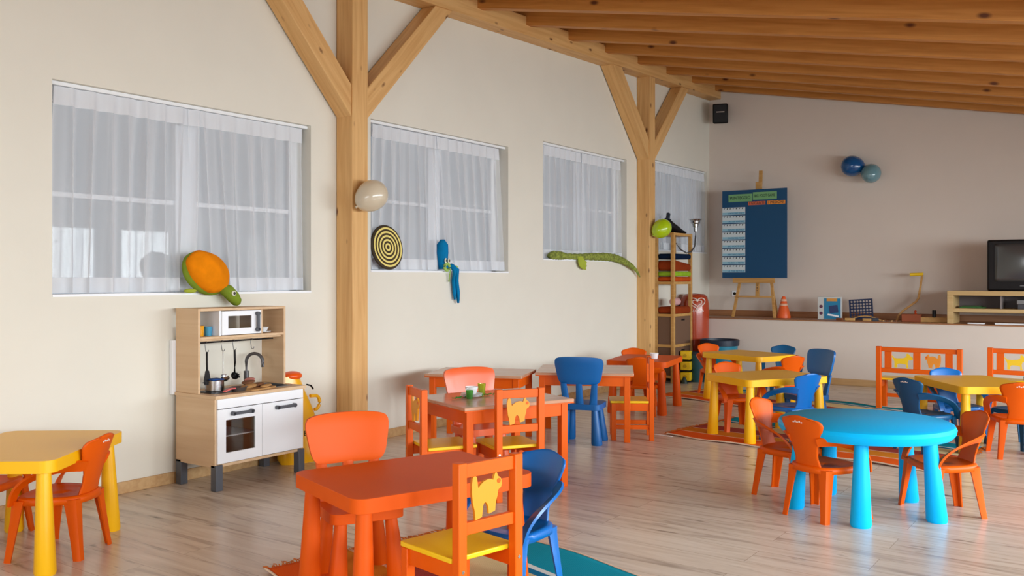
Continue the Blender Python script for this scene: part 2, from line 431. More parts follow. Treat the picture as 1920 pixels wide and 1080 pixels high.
def curtain(y0, y1, z0, z1, x, lab, grp, seed, folds=9, gather=0.0, yb0=None, yb1=None, pull=0):
    """a gathered voile panel; bottom may be drawn to one side"""
    rnd = random.Random(seed)
    yb0 = y0 if yb0 is None else yb0; yb1 = y1 if yb1 is None else yb1
    ph = [rnd.uniform(0, 6.28) for _ in range(4)]; am = [rnd.uniform(.6, 1.2) for _ in range(4)]
    fw = [rnd.uniform(-.25, .25) for _ in range(6)]
    def f(u, v, dx=0):
        y = (y0 + (y1 - y0) * u) * v + (yb0 + (yb1 - yb0) * u) * (1 - v)
        uu = u + 0.02 * math.sin(3 * u * 6.28 + ph[3]) * (1 - v)
        g = 0.35 + 0.65 * min(1, (1 - v) * 3.5)
        d = math.sin(uu * folds * 2 * PI + ph[0]) * 0.024 * am[0] + math.sin(uu * folds * 3.7 * PI + ph[1] + 1.5 * (1 - v)) * 0.008 * am[1] + math.sin(uu * folds * 1.3 * PI + ph[2] + (1 - v) * 2) * 0.008
        y += math.cos(uu * folds * 2 * PI + ph[0]) * 0.012 * g
        return V((x + d * g + dx, y, z0 + (z1 - z0) * v))
    t = thing('curtain', lab, 'curtain', (0, 0, 0), 0, grp)
    nu = folds * 14; H = z1 - z0
    MB().grid(lambda u, v: f(u, v), nu, 24).build('voile_panel', SHEER, t, smooth=180)
    hv = 0.10 / H; bv = 0.085 / H
    MB().grid(lambda u, v: f(u, 1 - hv + hv * v, 0.002), nu, 3).build('header_tape', SHEERD, t, smooth=180)
    MB().grid(lambda u, v: f(u, bv * v, 0.002), nu, 3).build('hem', SHEERD, t, smooth=180)
    return t
cx = -0.045
spec = [
    (2.60, 3.52, 1.15, 2.275, 'left white voile curtain of the first window, left of the turtle', 11, 8, 2.585, 3.50),
    (3.44, 4.36, 1.15, 2.275, 'right white voile curtain of the first window, above the toy kitchen', 12, 8, 3.53, 4.375),
    (5.06, 5.86, 1.30, 2.41, 'left white voile curtain of the second window, behind the dartboard', 13, 8, 5.02, 5.93),
    (5.82, 6.70, 1.30, 2.41, 'right white voile curtain of the second window, right of the octopus toy', 14, 8, 5.95, 6.78),
    (7.40, 8.22, 1.43, 2.54, 'left white voile curtain of the third window, above the crocodile', 15, 8, 7.40, 8.25),
    (8.18, 9.03, 1.43, 2.54, 'right white voile curtain of the third window, near the far post', 16, 8, 8.20, 9.06),
    (9.85, 10.62, 1.58, 2.62, 'left white voile curtain of the fourth window, behind the green balloon', 17, 9, 9.85, 10.64),
    (10.58, 11.35, 1.58, 2.62, 'right white voile curtain of the fourth window, next to the room corner', 18, 9, 10.6, 11.36)]
for (a, b, z0, z1, lab, sd, fo, c, d) in spec:
    curtain(a, b, z0, z1, cx, lab, None, sd, fo, yb0=c, yb1=d)
for k, (a, b, z0, z1) in enumerate(WIN):
    o = MB().bx(-0.07, -0.03, a + .003, b - .003, z1 - .022, z1 - .001).build('curtain_rail', WHITEG, bevel=0.002)
    tag(o, 'white curtain rail under the top of the %s window from the left' % ('first', 'second', 'third', 'fourth')[k], 'curtain rail')

# ------------------------------------------------------------ children's furniture
def cone_leg(x, y, z, r0, r1, sx=0, sy=0):
    m = MB(); n = 24; rings = []
    for t, r in ((0, r1 * .9), (.012 / z, r1), (.5, (r0 + r1) / 2 * 1.0), (1, r0)):
        rings.append([m.bm.verts.new((x + sx * (1 - t) + r * math.cos(2 * PI * i / n), y + sy * (1 - t) + r * math.sin(2 * PI * i / n), z * t)) for i in range(n)])
    for a, b in zip(rings, rings[1:]):
        for i in range(n): m.bm.faces.new((a[i], a[(i + 1) % n], b[(i + 1) % n], b[i]))
    m.bm.faces.new(rings[0][::-1]); m.bm.faces.new(rings[-1]); return m
def plastic_table(lab, loc, rz, mat, grp=None, L=.765, W=.565, H=.48):
    t = thing('childrens_table', lab, 'table', (loc[0], loc[1], 0), R(rz), grp)
    MB().prism(rrect(L, W, .055, 8), .052, Matrix.Translation((0, 0, H - .052))).build('tabletop', mat, t, bevel=.007, seg=3)
    for sx in (-1, 1):
        for sy in (-1, 1):
            cone_leg(sx * (L / 2 - .062), sy * (W / 2 - .062), H - .05, .028, .044, sx * .012, sy * .012).build('leg', mat, t)
    return t
def mammut_chair(lab, loc, rz, mat, grp=None):
    """stout child's chair facing local +Y"""
    t = thing('childrens_chair', lab, 'chair', (loc[0], loc[1], 0), R(rz - 90), grp)
    MB().prism(rrect(.31, .28, .045, 6), .042, Matrix.Translation((0, 0, .258))).build('seat', mat, t, bevel=.006, seg=3)
    for sx in (-1, 1):
        for sy in (-1, 1):
            cone_leg(sx * .105, sy * .09, .262, .024, .042, sx * .022, sy * .02).build('leg', mat, t)
    def yb(z): return -.118 - (z - .29) * .20
    for sx in (-1, 0, 1):
        m = MB(); rings = []
        for z, w_, th in ((.285, .030, .017), (.37, .025, .014), (.455, .022, .012)):
            x = sx * (.100 + (z - .285) * .10)
            rings.append([m.bm.verts.new((x + a * w_, yb(z) + b * th, z)) for a, b in ((-1, -.5), (-.6, -1), (.6, -1), (1, -.5), (1, .5), (.6, 1), (-.6, 1), (-1, .5))])
        for a, b in zip(rings, rings[1:]):
            for i in range(8): m.bm.faces.new((a[i], a[(i + 1) % 8], b[(i + 1) % 8], b[i]))
        m.bm.faces.new(rings[0]); m.bm.faces.new(rings[-1]); m.build('back_slat', mat, t)
    # backrest panel: rounded trapezoid, bowed
    m = MB(); NU, NV = 16, 10; z0, z1 = .448, .645
    def pt(u, v, side):
        a = (u - .5) * 2; b = (v - .5) * 2
        # superellipse squircle
        r = (abs(a) ** 7 + abs(b) ** 5) ** (1 / 7) if (a or b) else 1
        k = max(abs(a), abs(b)) / r if r else 1
        a2, b2 = a * k if r > 0 else a, b * k if r > 0 else b
        hw = .156 + .036 * (b2 + 1) / 2
        z = (z0 + z1) / 2 + (z1 - z0) / 2 * b2 + (0.010 * (1 - a2 * a2) if b2 > 0 else 0) * max(0, b2)
        x = a2 * hw
        edge = max(abs(a), abs(b))
        th = .015 * (1 - max(0, edge - .8) * 2.2)
        return V((x, yb(z) + .9 * x * x + side * th, z))
    ga = [[m.bm.verts.new(pt(i / NU, j / NV, 1)) for j in range(NV + 1)] for i in range(NU + 1)]
    gb = [[m.bm.verts.new(pt(i / NU, j / NV, -1)) for j in range(NV + 1)] for i in range(NU + 1)]
    for i in range(NU):
        for j in range(NV):
            m.bm.faces.new((ga[i][j], ga[i + 1][j], ga[i + 1][j + 1], ga[i][j + 1])); m.bm.faces.new((gb[i][j], gb[i][j + 1], gb[i + 1][j + 1], gb[i + 1][j]))
    ring = [(i, 0) for i in range(NU)] + [(NU, j) for j in range(NV)] + [(i, NV) for i in range(NU, 0, -1)] + [(0, j) for j in range(NV, 0, -1)]
    for q in range(len(ring)):
        a, b = ring[q], ring[(q + 1) % len(ring)]
        m.bm.faces.new((ga[a[0]][a[1]], gb[a[0]][a[1]], gb[b[0]][b[1]], ga[b[0]][b[1]]))
    m.build('backrest', mat, t, smooth=50)
    return t
def armchair(lab, loc, rz, mat, grp=None, mark=True):
    """moulded plastic child's armchair facing local +Y"""
    t = thing('childrens_armchair', lab, 'chair', (loc[0], loc[1], 0), R(rz - 90), grp)
    # seat shell, dished, with turned-down rim
    pts = []
    N = 40
    for i in range(N):
        a = 2 * PI * i / N; c, s_ = math.cos(a), math.sin(a)
        ex = 0.62
        x = math.copysign(abs(c) ** ex, c); y = math.copysign(abs(s_) ** ex, s_)
        hw = .150 + .028 * y; pts.append((x * hw, y * .145))
    m = MB(); rings = []
    for k, dz in ((.0, -.014), (.45, -.012), (.8, -.006), (.94, 0.0), (1.0, -.004), (1.02, -.03)):
        rings.append([m.bm.verts.new((x * max(k, .001), y * max(k, .001), .272 + dz)) for x, y in pts])
    for a, b in zip(rings, rings[1:]):
        for i in range(N): m.bm.faces.new((a[i], a[(i + 1) % N], b[(i + 1) % N], b[i]))
    bmesh.ops.remove_doubles(m.bm, verts=m.bm.verts, dist=1e-4)
    m.build('seat', mat, t, solid=.007, smooth=60)
    # back shell
    prof = [(0, .088), (.12, .076), (.25, .070), (.40, .076), (.58, .096), (.72, .112), (.86, .126), (.94, .122), (.985, .095), (1, .055)]
    def hw(v):
        for (a, x), (b, y) in zip(prof, prof[1:]):
            if v <= b: q = (v - a) / (b - a); q = q * q * (3 - 2 * q) if b < .8 else q; return x + (y - x) * q
        return prof[-1][1]
    def fb(u, v):
        x = (u - .5) * 2 * hw(v); z = .250 + .275 * v + .012 * (1 - (2 * u - 1) ** 2) * max(0, v - .8) * 4
        y = -.128 - .055 * v - .03 * v * v + 2.1 * x * x
        return V((x, y, z))
    MB().grid(fb, 14, 22).build('backrest', mat, t, solid=.008, smooth=60)
    for s in (-1, 1):
        # arm: broad band leaving the back at two thirds height, sweeping out, forward and down into the front leg
        path = [(s * .082, -.160, .405), (s * .120, -.138, .412), (s * .160, -.090, .408), (s * .180, -.030, .392), (s * .188, .030, .370), (s * .186, .080, .338), (s * .178, .112, .300), (s * .172, .126, .262), (s * .170, .130, .245)]
        P = []; 
        for i in range(len(path) - 1):
            a, b = V(path[i]), V(path[i + 1]); P += [a, a.lerp(b, .5)]
        P.append(V(path[-1])); 
        n = len(P); Q = [P[0]] + [(P[i - 1] + P[i] * 2 + P[i + 1]) / 4 for i in range(1, n - 1)] + [P[-1]]
        # rectangular band section, broad side turns from vertical at the back to flat on top
        mb = MB(); rings = []
        for i, p in enumerate(Q):
            tt = i / (n - 1); tn = (Q[min(i + 1, n - 1)] - Q[max(i - 1, 0)]).normalized()
            wide = V((s * (0.55 + .3 * math.sin(PI * tt)), 0.0, 0.65 - .5 * tt)); wide = (wide - tn * wide.dot(tn)).normalized(); th = tn.cross(wide).normalized()
            hw_ = .030 - .009 * min(1, tt * 1.6) if tt > .1 else .022 + .08 * tt; h2 = .0055
            rings.append([mb.bm.verts.new(p + wide * a * hw_ + th * b * h2) for a, b in ((-1, -1), (0, -.8), (1, -1), (1, 1), (0, 1.2), (-1, 1))])
        for a, b in zip(rings, rings[1:]):
            for i in range(6): mb.bm.faces.new((a[i], a[(i + 1) % 6], b[(i + 1) % 6], b[i]))
        mb.bm.faces.new(rings[0]); mb.bm.faces.new(rings[-1])
        mb.build('arm', mat, t, smooth=50)
        # legs: tapered angle sections
        for (tx, ty, bx_, by_, zt, w0, w1) in ((.139, .108, .170, .142, .262, .031, .017), (.096, -.104, .122, -.146, .262, .031, .017)):
            mb = MB(); rings = []
            sy = 1 if ty > 0 else -1
            for q in (0, .10, .25, .6, .85, 1):
                x = s * (tx + (bx_ - tx) * q); yy = ty + (by_ - ty) * q; z = zt * (1 - q); w_ = w0 + (w1 - w0) * min(1, q * 1.1) ** .55
                rings.append([mb.bm.verts.new((x + s * a * w_, yy + sy * b * w_, z)) for a, b in ((-1, .55), (-1, .95), (-.2, 1), (.7, .9), (1, .2), (.95, -1), (.55, -1), (.45, .35))])
            for a, b in zip(rings, rings[1:]):
                for i in range(8): mb.bm.faces.new((a[i], a[(i + 1) % 8], b[(i + 1) % 8], b[i]))
            mb.bm.faces.new(rings[0]); mb.bm.faces.new(rings[-1])
            mb.build('leg', mat, t, smooth=40)
    if mark:
        mb = MB()
        for i in range(5):
            p = fb(.40 + .05 * i, .90); mb.box((p.x, p.y - .0065, p.z + (.002 if i % 2 else -.001)), (.009, .0015, .006 + .003 * (i % 2)))
        q = mb.build('maker_mark', MARK, t); q['label'] = 'small white printed mark'
    return t
CAT = [(1255, 440), (1262, 432), (1272, 430), (1283, 440), (1288, 478), (1292, 497), (1305, 482), (1330, 466), (1358, 459), (1382, 462), (1392, 468), (1402, 440), (1408, 428), (1416, 432), (1424, 452), (1440, 462), (1449, 478), (1451, 498), (1444, 514), (1430, 522), (1424, 528), (1420, 556), (1410, 586), (1404, 632), (1362, 641), (1358, 606), (1350, 586), (1340, 577), (1329, 580), (1322, 596), (1316, 650), (1272, 661), (1268, 612), (1256, 572), (1250, 520), (1250, 470)]
CAT = [((x - 1350) / 201 * .135, (660 - y) / 232 * .150) for x, y in CAT]
DOG = [(500, 215), (510, 205), (540, 240), (600, 245), (690, 238), (735, 218), (738, 165), (765, 165), (800, 205), (835, 225), (840, 255), (820, 268), (770, 272), (755, 310), (760, 375), (775, 398), (735, 400), (735, 345), (690, 330), (610, 328), (590, 345), (588, 392), (545, 395), (545, 300), (530, 262)]
DOG = [((x - 665) / 340 * .187, (400 - y) / 240 * .140) for x, y in DOG]
CATB = [(x, y * .140 / .15) for x, y in CAT]
def figure(pts, name, mat, parent, x, y, z, flip=1, eye=None, th=.010):
    M = Matrix.Translation((x, y, z)) @ Matrix(((flip, 0, 0, 0), (0, 0, -1, 0), (0, 1, 0, 0), (0, 0, 0, 1)))
    o = MB().prism(pts, th, M).build(name, mat, parent)
    if eye: 
        e = MB().lathe([(.0085, 0), (.0085, th + .002)], n=16, mat=M @ Matrix.Translation((eye[0], eye[1], -.001))).build('eye', ORWOOD, o)
    return o
def cat_chair(lab, loc, rz, grp=None):
    """painted wooden child's chair with a cat cut-out, facing local +Y"""
    t = thing('wooden_childrens_chair', lab, 'chair', (loc[0], loc[1], 0), R(rz - 90), grp)
    w_ = .036; hx = .127; yb = -.150; yf = .135
    for s in (-1, 1):
        l_ = MB().bx(s * hx - w_ / 2, s * hx + w_ / 2, yb - w_ / 2, yb + w_ / 2, 0, .62).build('back_post', ORWOOD, t, bevel=.003)
        MB().lathe([(.006, 0), (.006, .002)], n=12, mat=Matrix.Translation((s * hx, yb - w_ / 2 - .0018, .262)) @ Matrix.Rotation(-PI / 2, 4, 'X')).build('screw', STEEL, l_)
        MB().bx(s * hx - w_ / 2, s * hx + w_ / 2, yf - w_ / 2, yf + w_ / 2, 0, .282).build('front_leg', ORWOOD, t, bevel=.003)
        MB().bx(s * hx - .009, s * hx + .009, yb + w_ / 2, yf - w_ / 2, .225, .282).build('side_apron', ORWOOD, t, bevel=.002)
        MB().bx(s * hx - .008, s * hx + .008, yb + w_ / 2, yf - w_ / 2, .085, .117).build('side_stretcher', ORWOOD, t, bevel=.002)
    MB().bx(-hx + w_ / 2, hx - w_ / 2, yb - .010, yb + .010, .568, .615).build('top_rail', ORWOOD, t, bevel=.002)
    MB().bx(-hx + w_ / 2, hx - w_ / 2, yb - .010, yb + .010, .378, .420).build('lower_rail', ORWOOD, t, bevel=.002)
    MB().bx(-hx + w_ / 2, hx - w_ / 2, yf - .009, yf + .009, .225, .282).build('front_apron', ORWOOD, t, bevel=.002)
    MB().prism([(-.145, -.128), (.145, -.128), (.145, .155), (.138, .163), (-.138, .163), (-.145, .155)], .018, Matrix.Translation((0, 0, .283))).build('seat', YELSEAT, t, bevel=.004, seg=3)
    c = figure(CAT, 'cat_cutout', CATC, t, -.01, yb + .005, .4195, 1, eye=(.053, .118)); c['label'] = 'amber cat shape'
    return t
def bench(lab, loc, rz=0, grp=None):
    t = thing('childrens_bench', lab, 'bench', (loc[0], loc[1], 0), R(rz), grp)
    W = .74; w_ = .045; H = .589; D = .27
    for x in (0, W):
        s = 1 if x == 0 else -1
        xx = x + s * w_ / 2
        MB().bx(xx - w_ / 2, xx + w_ / 2, 0, w_, 0, H).build('back_post', ORWOOD, t, bevel=.003)
        MB().bx(xx - w_ / 2, xx + w_ / 2, D - w_, D, 0, .27).build('front_leg', ORWOOD, t, bevel=.003)
        MB().bx(xx - .01, xx + .01, w_, D - w_, .20, .26).build('side_apron', ORWOOD, t, bevel=.002)
    MB().bx(w_, W - w_, .012, .034, .542, .585).build('top_rail', ORWOOD, t, bevel=.002)
    MB().bx(w_, W - w_, .012, .034, .345, .387).build('lower_rail', ORWOOD, t, bevel=.002)
    for x in (.075, .327, .598):
        MB().bx(x, x + .062, .014, .032, .387, .542).build('back_slat', ORWOOD, t, bevel=.002)
    MB().bx(w_, W - w_, D - .035, D - .015, .09, .125).build('stretcher', ORWOOD, t, bevel=.002)
    MB().bx(w_ * .2, W - w_ * .2, .046, D + .01, .27, .292).build('seat', YELSEAT, t, bevel=.004)
    d_ = figure(DOG, 'dog_cutout', YELSEAT, t, .228, .03, .392, 1, th=.012); d_['label'] = 'yellow dog shape'
    c_ = figure(CATB, 'cat_cutout', CATO, t, .494, .03, .3925, -1, eye=(.053, .110), th=.012); c_['label'] = 'amber cat shape'
    return t
def wood_table(lab, loc, rz, L, W, H=.52, grp=None):
    t = thing('wooden_childrens_table', lab, 'table', (loc[0], loc[1], 0), R(rz), grp)
    MB().bx(-L / 2, L / 2, -W / 2, W / 2, H - .020, H).build('tabletop', TTOP, t, bevel=.004, seg=2)
    MB().bx(-L / 2 + .001, L / 2 - .001, -W / 2 + .001, W / 2 - .001, H - .026, H - .0195).build('edge_band', ORWOOD, t)
    iw = .045
    for sx in (-1, 1):
        for sy in (-1, 1):
            MB().box((sx * (L / 2 - .05), sy * (W / 2 - .05), (H - .026) / 2), (iw, iw, H - .026)).build('leg', ORWOOD, t, bevel=.003)
    for sy in (-1, 1): MB().bx(-L / 2 + .07, L / 2 - .07, sy * (W / 2 - .042) - .009, sy * (W / 2 - .042) + .009, H - .10, H - .026).build('apron', ORWOOD, t, bevel=.002)
    for sx in (-1, 1): MB().bx(sx * (L / 2 - .042) - .009, sx * (L / 2 - .042) + .009, -W / 2 + .07, W / 2 - .07, H - .10, H - .026).build('apron', ORWOOD, t, bevel=.002)
    return t

# --- left yellow table and its chairs
plastic_table('yellow plastic children\'s table at the left edge of the photo', (.667, 2.10), -53.2, YEL)
armchair('orange plastic armchair tucked under the leftmost yellow table, its back towards the toy kitchen', (.796, 2.185), 211, ORANGE)
armchair('orange plastic armchair cut off by the left edge of the photo behind the yellow table', (.30, 2.06), 31, ORANGE)
# --- front orange table
plastic_table('orange plastic children\'s table in the foreground with an empty top', (2.478, 2.655), 70.5, ORANGEM)
mammut_chair('orange stout plastic chair with a broad trapezoid back, behind the foreground orange table', (2.135, 2.705), -27, ORANGEM)
cat_chair('orange wooden cat chair with yellow seat at the foreground table', (2.82, 2.51), 168)
armchair('blue plastic armchair at the right end of the foreground orange table', (2.77, 2.90), 260, BLUE)
# --- wooden tables
wood_table('orange wooden table with light lacquered top set with cup, plates and beakers', (1.60, 4.38), 67, .74, .62)
cat_chair('orange wooden cat chair seen edge-on at the left of the table with the tea set', (1.527, 3.98), 59)
cat_chair('orange wooden cat chair in front of the table with the tea set', (1.823, 4.225), 148)
mammut_chair('glossy orange stout plastic chair on the far side of the table with the tea set', (1.35, 4.58), -25, SALMON)
wood_table('orange wooden table with light top standing empty against the window wall', (.64, 5.54), 22, .74, .54)
wood_table('orange wooden table with light top behind the blue stout chair', (1.19, 6.17), 28, .74, .66)
mammut_chair('blue stout plastic chair with its back to the camera at the second wooden table', (1.325, 5.90), 108, BLUEM)
cat_chair('orange wooden chair with yellow seat seen side-on beside the blue stout chair', (1.53, 6.27), 211)
# --- far orange plastic table
plastic_table('orange plastic children\'s table beside the far post with a white cup on it', (.93, 7.72), 103, ORANGEM)
armchair('orange plastic armchair behind the far orange table, only its rounded back top showing', (.70, 7.98), -55, ORANGE, mark=False)
armchair('orange plastic armchair on the near side of the far orange table', (1.05, 7.42), 110, ORANGE, mark=False)
# --- yellow tables on the right
plastic_table('yellow plastic table farther back on the striped rug, partly behind another yellow table', (1.53, 8.80), -21, YEL)
plastic_table('yellow plastic table on the orange striped rug in front of another yellow table', (2.37, 6.92), 58, YEL)
plastic_table('yellow plastic table at the right edge between the blue round table and the benches', (3.76, 7.39), -54.6, YEL)
armchair('orange plastic armchair at the far left corner of the rear yellow table', (1.08, 9.06), -40, ORANGE, mark=False)
armchair('orange plastic armchair between the two yellow tables on the rugs', (2.07, 7.10), -40, ORANGE, mark=False)
armchair('dark blue plastic armchair behind the rear yellow table, top of its back showing', (1.74, 9.20), -75, BLUED, mark=False)
armchair('orange plastic armchair at the right side of the rear yellow table', (2.04, 8.27), 145, ORANGE, mark=False)
mammut_chair('blue stout plastic chair standing at the far right corner of the middle yellow table', (2.535, 7.36), 230, BLUEM)
armchair('blue plastic armchair with its back to the camera at the middle yellow table', (2.61, 6.80), 150, BLUE, mark=False)
armchair('dark blue plastic armchair left of the rightmost yellow table', (3.50, 6.98), 62, BLUED)
armchair('blue plastic armchair on the far side of the rightmost yellow table', (3.62, 7.56), -54, BLUE, mark=False)
armchair('orange plastic armchair cut off by the right edge, its back towards the camera', (4.07, 7.13), 102, ORANGE)
armchair('dark blue plastic armchair hidden under the rightmost yellow table', (4.04, 7.58), 232, BLUED, mark=False)
# --- round table
t = thing('round_childrens_table', 'bright blue round children\'s table with five stout legs', 'table', (3.57, 5.03, 0), 0)
MB().lathe([(.0, .408), (.395, .408), (.425, .412), (.440, .430), (.445, .452), (.436, .470), (.418, .479), (.0, .480)], n=96, cap=False).build('tabletop', SKY, t, smooth=30)
for a in (172, 100, 28, -44, -116):
    a = R(a - 35)
    # camera-frame angle turned into the room frame
    cone_leg(.33 * math.cos(a), .33 * math.sin(a), .41, .033, .052, .035 * math.cos(a), .035 * math.sin(a)).build('leg', SKY, t)
armchair('orange plastic armchair nearest the camera at the blue round table, back turned to it', (3.425, 4.79), 68, ORANGE)
armchair('orange plastic armchair at the left side of the blue round table', (3.13, 5.13), -8, ORANGE)
armchair('orange plastic armchair at the right side of the blue round table, seat visible', (3.925, 5.20), 217, ORANGE)
# --- benches
bench('orange bench with yellow seat and complete dog and cat cut-outs, left of the other bench', (2.70, 9.0))
bench('orange bench with yellow dog cut-out, cut off by the right edge of the photo', (3.59, 9.40))
t = thing('toy_scoop', 'low rounded orange plastic toy lying on the floor behind the left bench', 'toy', (3.12, 9.55, 0), R(-8))
def fsc(u, v):
    x = -.24 + .52 * u; r = (.125 * math.sin(PI * (.12 + .80 * u)) ** .6); a = PI * (v * 1.5 - .25)
    return V((x + .10 * (1 - u) * math.sin(a), r * 1.15 * math.cos(a), .128 + r * math.sin(a) - .05 * u * 0))
MB().grid(fsc, 24, 24).build('shell', ORANGE, t, solid=.006, smooth=180)
MB().tube([(-.05, 0, .245), (-.02, 0, .27), (.10, 0, .275), (.17, 0, .235)], .014, 10).build('handle', ORANGE, t)

# ------------------------------------------------------------ rugs
def rug_mat(name):
    m, n, l, p = new_mat(name)
    tc = n.new('ShaderNodeTexCoord'); sp = n.new('ShaderNodeSeparateXYZ'); l.new(tc.outputs['Object'], sp.inputs[0])
    nz = n.new('ShaderNodeTexNoise'); nz.inputs['Scale'].default_value = 4; l.new(tc.outputs['Object'], nz.inputs['Vector'])
    ma = n.new('ShaderNodeMath'); ma.operation = 'MULTIPLY_ADD'; l.new(nz.outputs['Fac'], ma.inputs[0]); ma.inputs[1].default_value = 0.02; l.new(sp.outputs['Y'], ma.inputs[2])
    dv = n.new('ShaderNodeMath'); dv.operation = 'DIVIDE'; l.new(ma.outputs[0], dv.inputs[0]); dv.inputs[1].default_value = 1.12
    cr = n.new('ShaderNodeValToRGB'); l.new(dv.outputs[0], cr.inputs['Fac']); cr.color_ramp.interpolation = 'CONSTANT'
    stripes = [(0, (236, 96, 24)), (.20, (240, 200, 170)), (.215, (224, 136, 36)), (.38, (236, 190, 160)), (.395, (176, 76, 66)), (.56, (232, 212, 160)), (.76, (20, 120, 165)), (.80, (232, 236, 232)), (.825, (16, 152, 178))]
    e = cr.color_ramp.elements
    e[0].position = 0; e[0].color = srgb(*stripes[0][1]); e[1].position = stripes[1][0]; e[1].color = srgb(*stripes[1][1])
    for pz, c in stripes[2:]: x = e.new(pz); x.color = srgb(*c)
    wv = n.new('ShaderNodeTexWave'); wv.bands_direction = 'Y'; wv.inputs['Scale'].default_value = 45; wv.inputs['Distortion'].default_value = 1.5; l.new(tc.outputs['Object'], wv.inputs['Vector'])
    b = n.new('ShaderNodeBump'); b.inputs['Strength'].default_value = 0.5; b.inputs['Distance'].default_value = 0.004; l.new(wv.outputs['Fac'], b.inputs['Height']); l.new(b.outputs[0], p.inputs['Normal'])
    l.new(cr.outputs[0], p.inputs['Base Color']); p.inputs['Roughness'].default_value = 0.95; p.inputs['Specular IOR Level'].default_value = 0.1
    return m
RUG = rug_mat('striped_cotton')
FRO = plain('orange_fringe', srgb(204, 110, 36), 0.9); FRC = plain('pale_fringe', srgb(232, 205, 180), 0.9)
def rug(lab, org, rz, L, W, seed):
    """origin = front left corner; length along local X, stripes too"""
    rnd = random.Random(seed); ph = rnd.uniform(0, 6)
    t = thing('striped_rug', lab, 'rug', (org[0], org[1], 0), R(rz))
    def f(u, v):
        x = u * L + .012 * math.sin(v * 9 + ph); y = v * W + .014 * math.sin(u * 17 + ph) * (abs(v - .5) * 2) ** 2
        z = .007 + .0035 * math.sin(u * 23 + ph) * (abs(v - .5) * 2) ** 3 + .001 * math.sin(u * 9 + v * 11)
        return V((x, y, z))
    MB().grid(f, 70, 30).build('woven_panel', RUG, t, solid=.006, smooth=180)
    for side, u in (('left', 0), ('right', 1)):
        m = MB()
        for i in range(int(W / .012)):
            v = (i + .5) / int(W / .012); p = f(u, v); s = -1 if u == 0 else 1
            q = p + V((s * rnd.uniform(.02, .045), rnd.uniform(-.012, .012), rnd.uniform(-.004, .004))); q.z = max(.003, q.z)
            md = (p + q) / 2 + V((0, rnd.uniform(-.006, .006), .005))
            m.tube([p, md, q], .0028, 5)
        m.build('fringe', FRO if v else FRC, t)
    m = MB()
    m.tube([f(i / 60, 0) + V((0, -.002, .002)) for i in range(61)], .005, 6); m.tube([f(i / 60, 1) + V((0, .002, .002)) for i in range(61)], .005, 6)
    m.build('edge_piping', FRC, t)
    return t
def rug_at(lab, s0, n0, ang, L, W, seed):
    a = R(ang); d = V((math.cos(a), math.sin(a))); nn = V((-math.sin(a), math.cos(a)))
    p = d * s0 + nn * n0; return rug(lab, (p.x, p.y), ang, L, W, seed)
rug_at('striped woven rug with rust, cream and teal bands under the foreground table', .998, 2.90, -16, 2.1, 1.17, 3)
rug_at('striped woven rug with an orange front band under the middle yellow table', .77, 6.70, -8, 2.0, 1.12, 4)
rug_at('striped woven rug under the rear yellow table, in front of the open shelf', -1.95, 8.48, -17, 2.2, 1.05, 5)

# ------------------------------------------------------------ toy kitchen
KX0, KX1, KY0, KY1 = .035, .415, 3.295, 3.965
k = thing('toy_kitchen', 'birch and white toy kitchen with grey feet standing against the window wall', 'toy kitchen', (KX0, KY0, 0))
W = KY1 - KY0; D = KX1 - KX0
def kb(name, mat, x0, x1, y0, y1, z0, z1, par=k, bev=.002): return MB().bx(x0, x1, y0, y1, z0, z1).build(name, mat, par, bevel=bev)
for x in (.0, D - .048):
    for y in (.0, W - .048): kb('foot', DGREY, x, x + .048, y, y + .048, 0, .15)
kb('side_panel', BIRCH, 0, D - .012, 0, .016, .135, .532); kb('side_panel', BIRCH, 0, D - .012, W - .016, W, .135, .532)
kb('bottom_panel', BIRCH, 0, D - .012, .016, W - .016, .135, .152)
kb('back_panel', BIRCH, 0, .006, .016, W - .016, .152, .532)
kb('middle_divider', BIRCH, .01, D - .03, W * .5 - .008, W * .5 + .008, .152, .47)
kb('oven_shelf', WHITE, .02, D - .04, .018, W * .5 - .01, .30, .308)
# worktop with sink cut-out
sx0, sx1, sy0, sy1 = .085, .315, .40, .625
m = MB(); z0, z1 = .532, .551
m.bx(0, sx0, -.008, W + .008, z0, z1); m.bx(sx1, D + .006, -.008, W + .008, z0, z1); m.bx(sx0, sx1, -.008, sy0, z0, z1); m.bx(sx0, sx1, sy1, W + .008, z0, z1)
m.build('worktop', BIRCH, k)
m = MB(); m.bx(sx0 + .01, sx1 - .01, sy0 + .01, sy1 - .01, .475, .48)
for a in ((sx0, sx0 + .01, sy0, sy1), (sx1 - .01, sx1, sy0, sy1), (sx0, sx1, sy0, sy0 + .01), (sx0, sx1, sy1 - .01, sy1)): m.bx(*a, .475, .554)
sk = m.build('sink', plain('sink_grey', srgb(120, 122, 126), .3, .6), k)
m = MB(); m.prism(rrect(.19, .30, .02), .003, Matrix.Translation((.20, .20, .551))); m.build('hob', BLACK, k)
for yy in (.13, .27): MB().lathe([(.062, 0), (.062, .0015)], (.20, yy, .5545), 28).build('hob_ring', plain('hob_ring_grey', srgb(70, 68, 70), .3), k)
kb('front_strip', WHITE, D - .014, D, .012, W - .012, .474, .530)
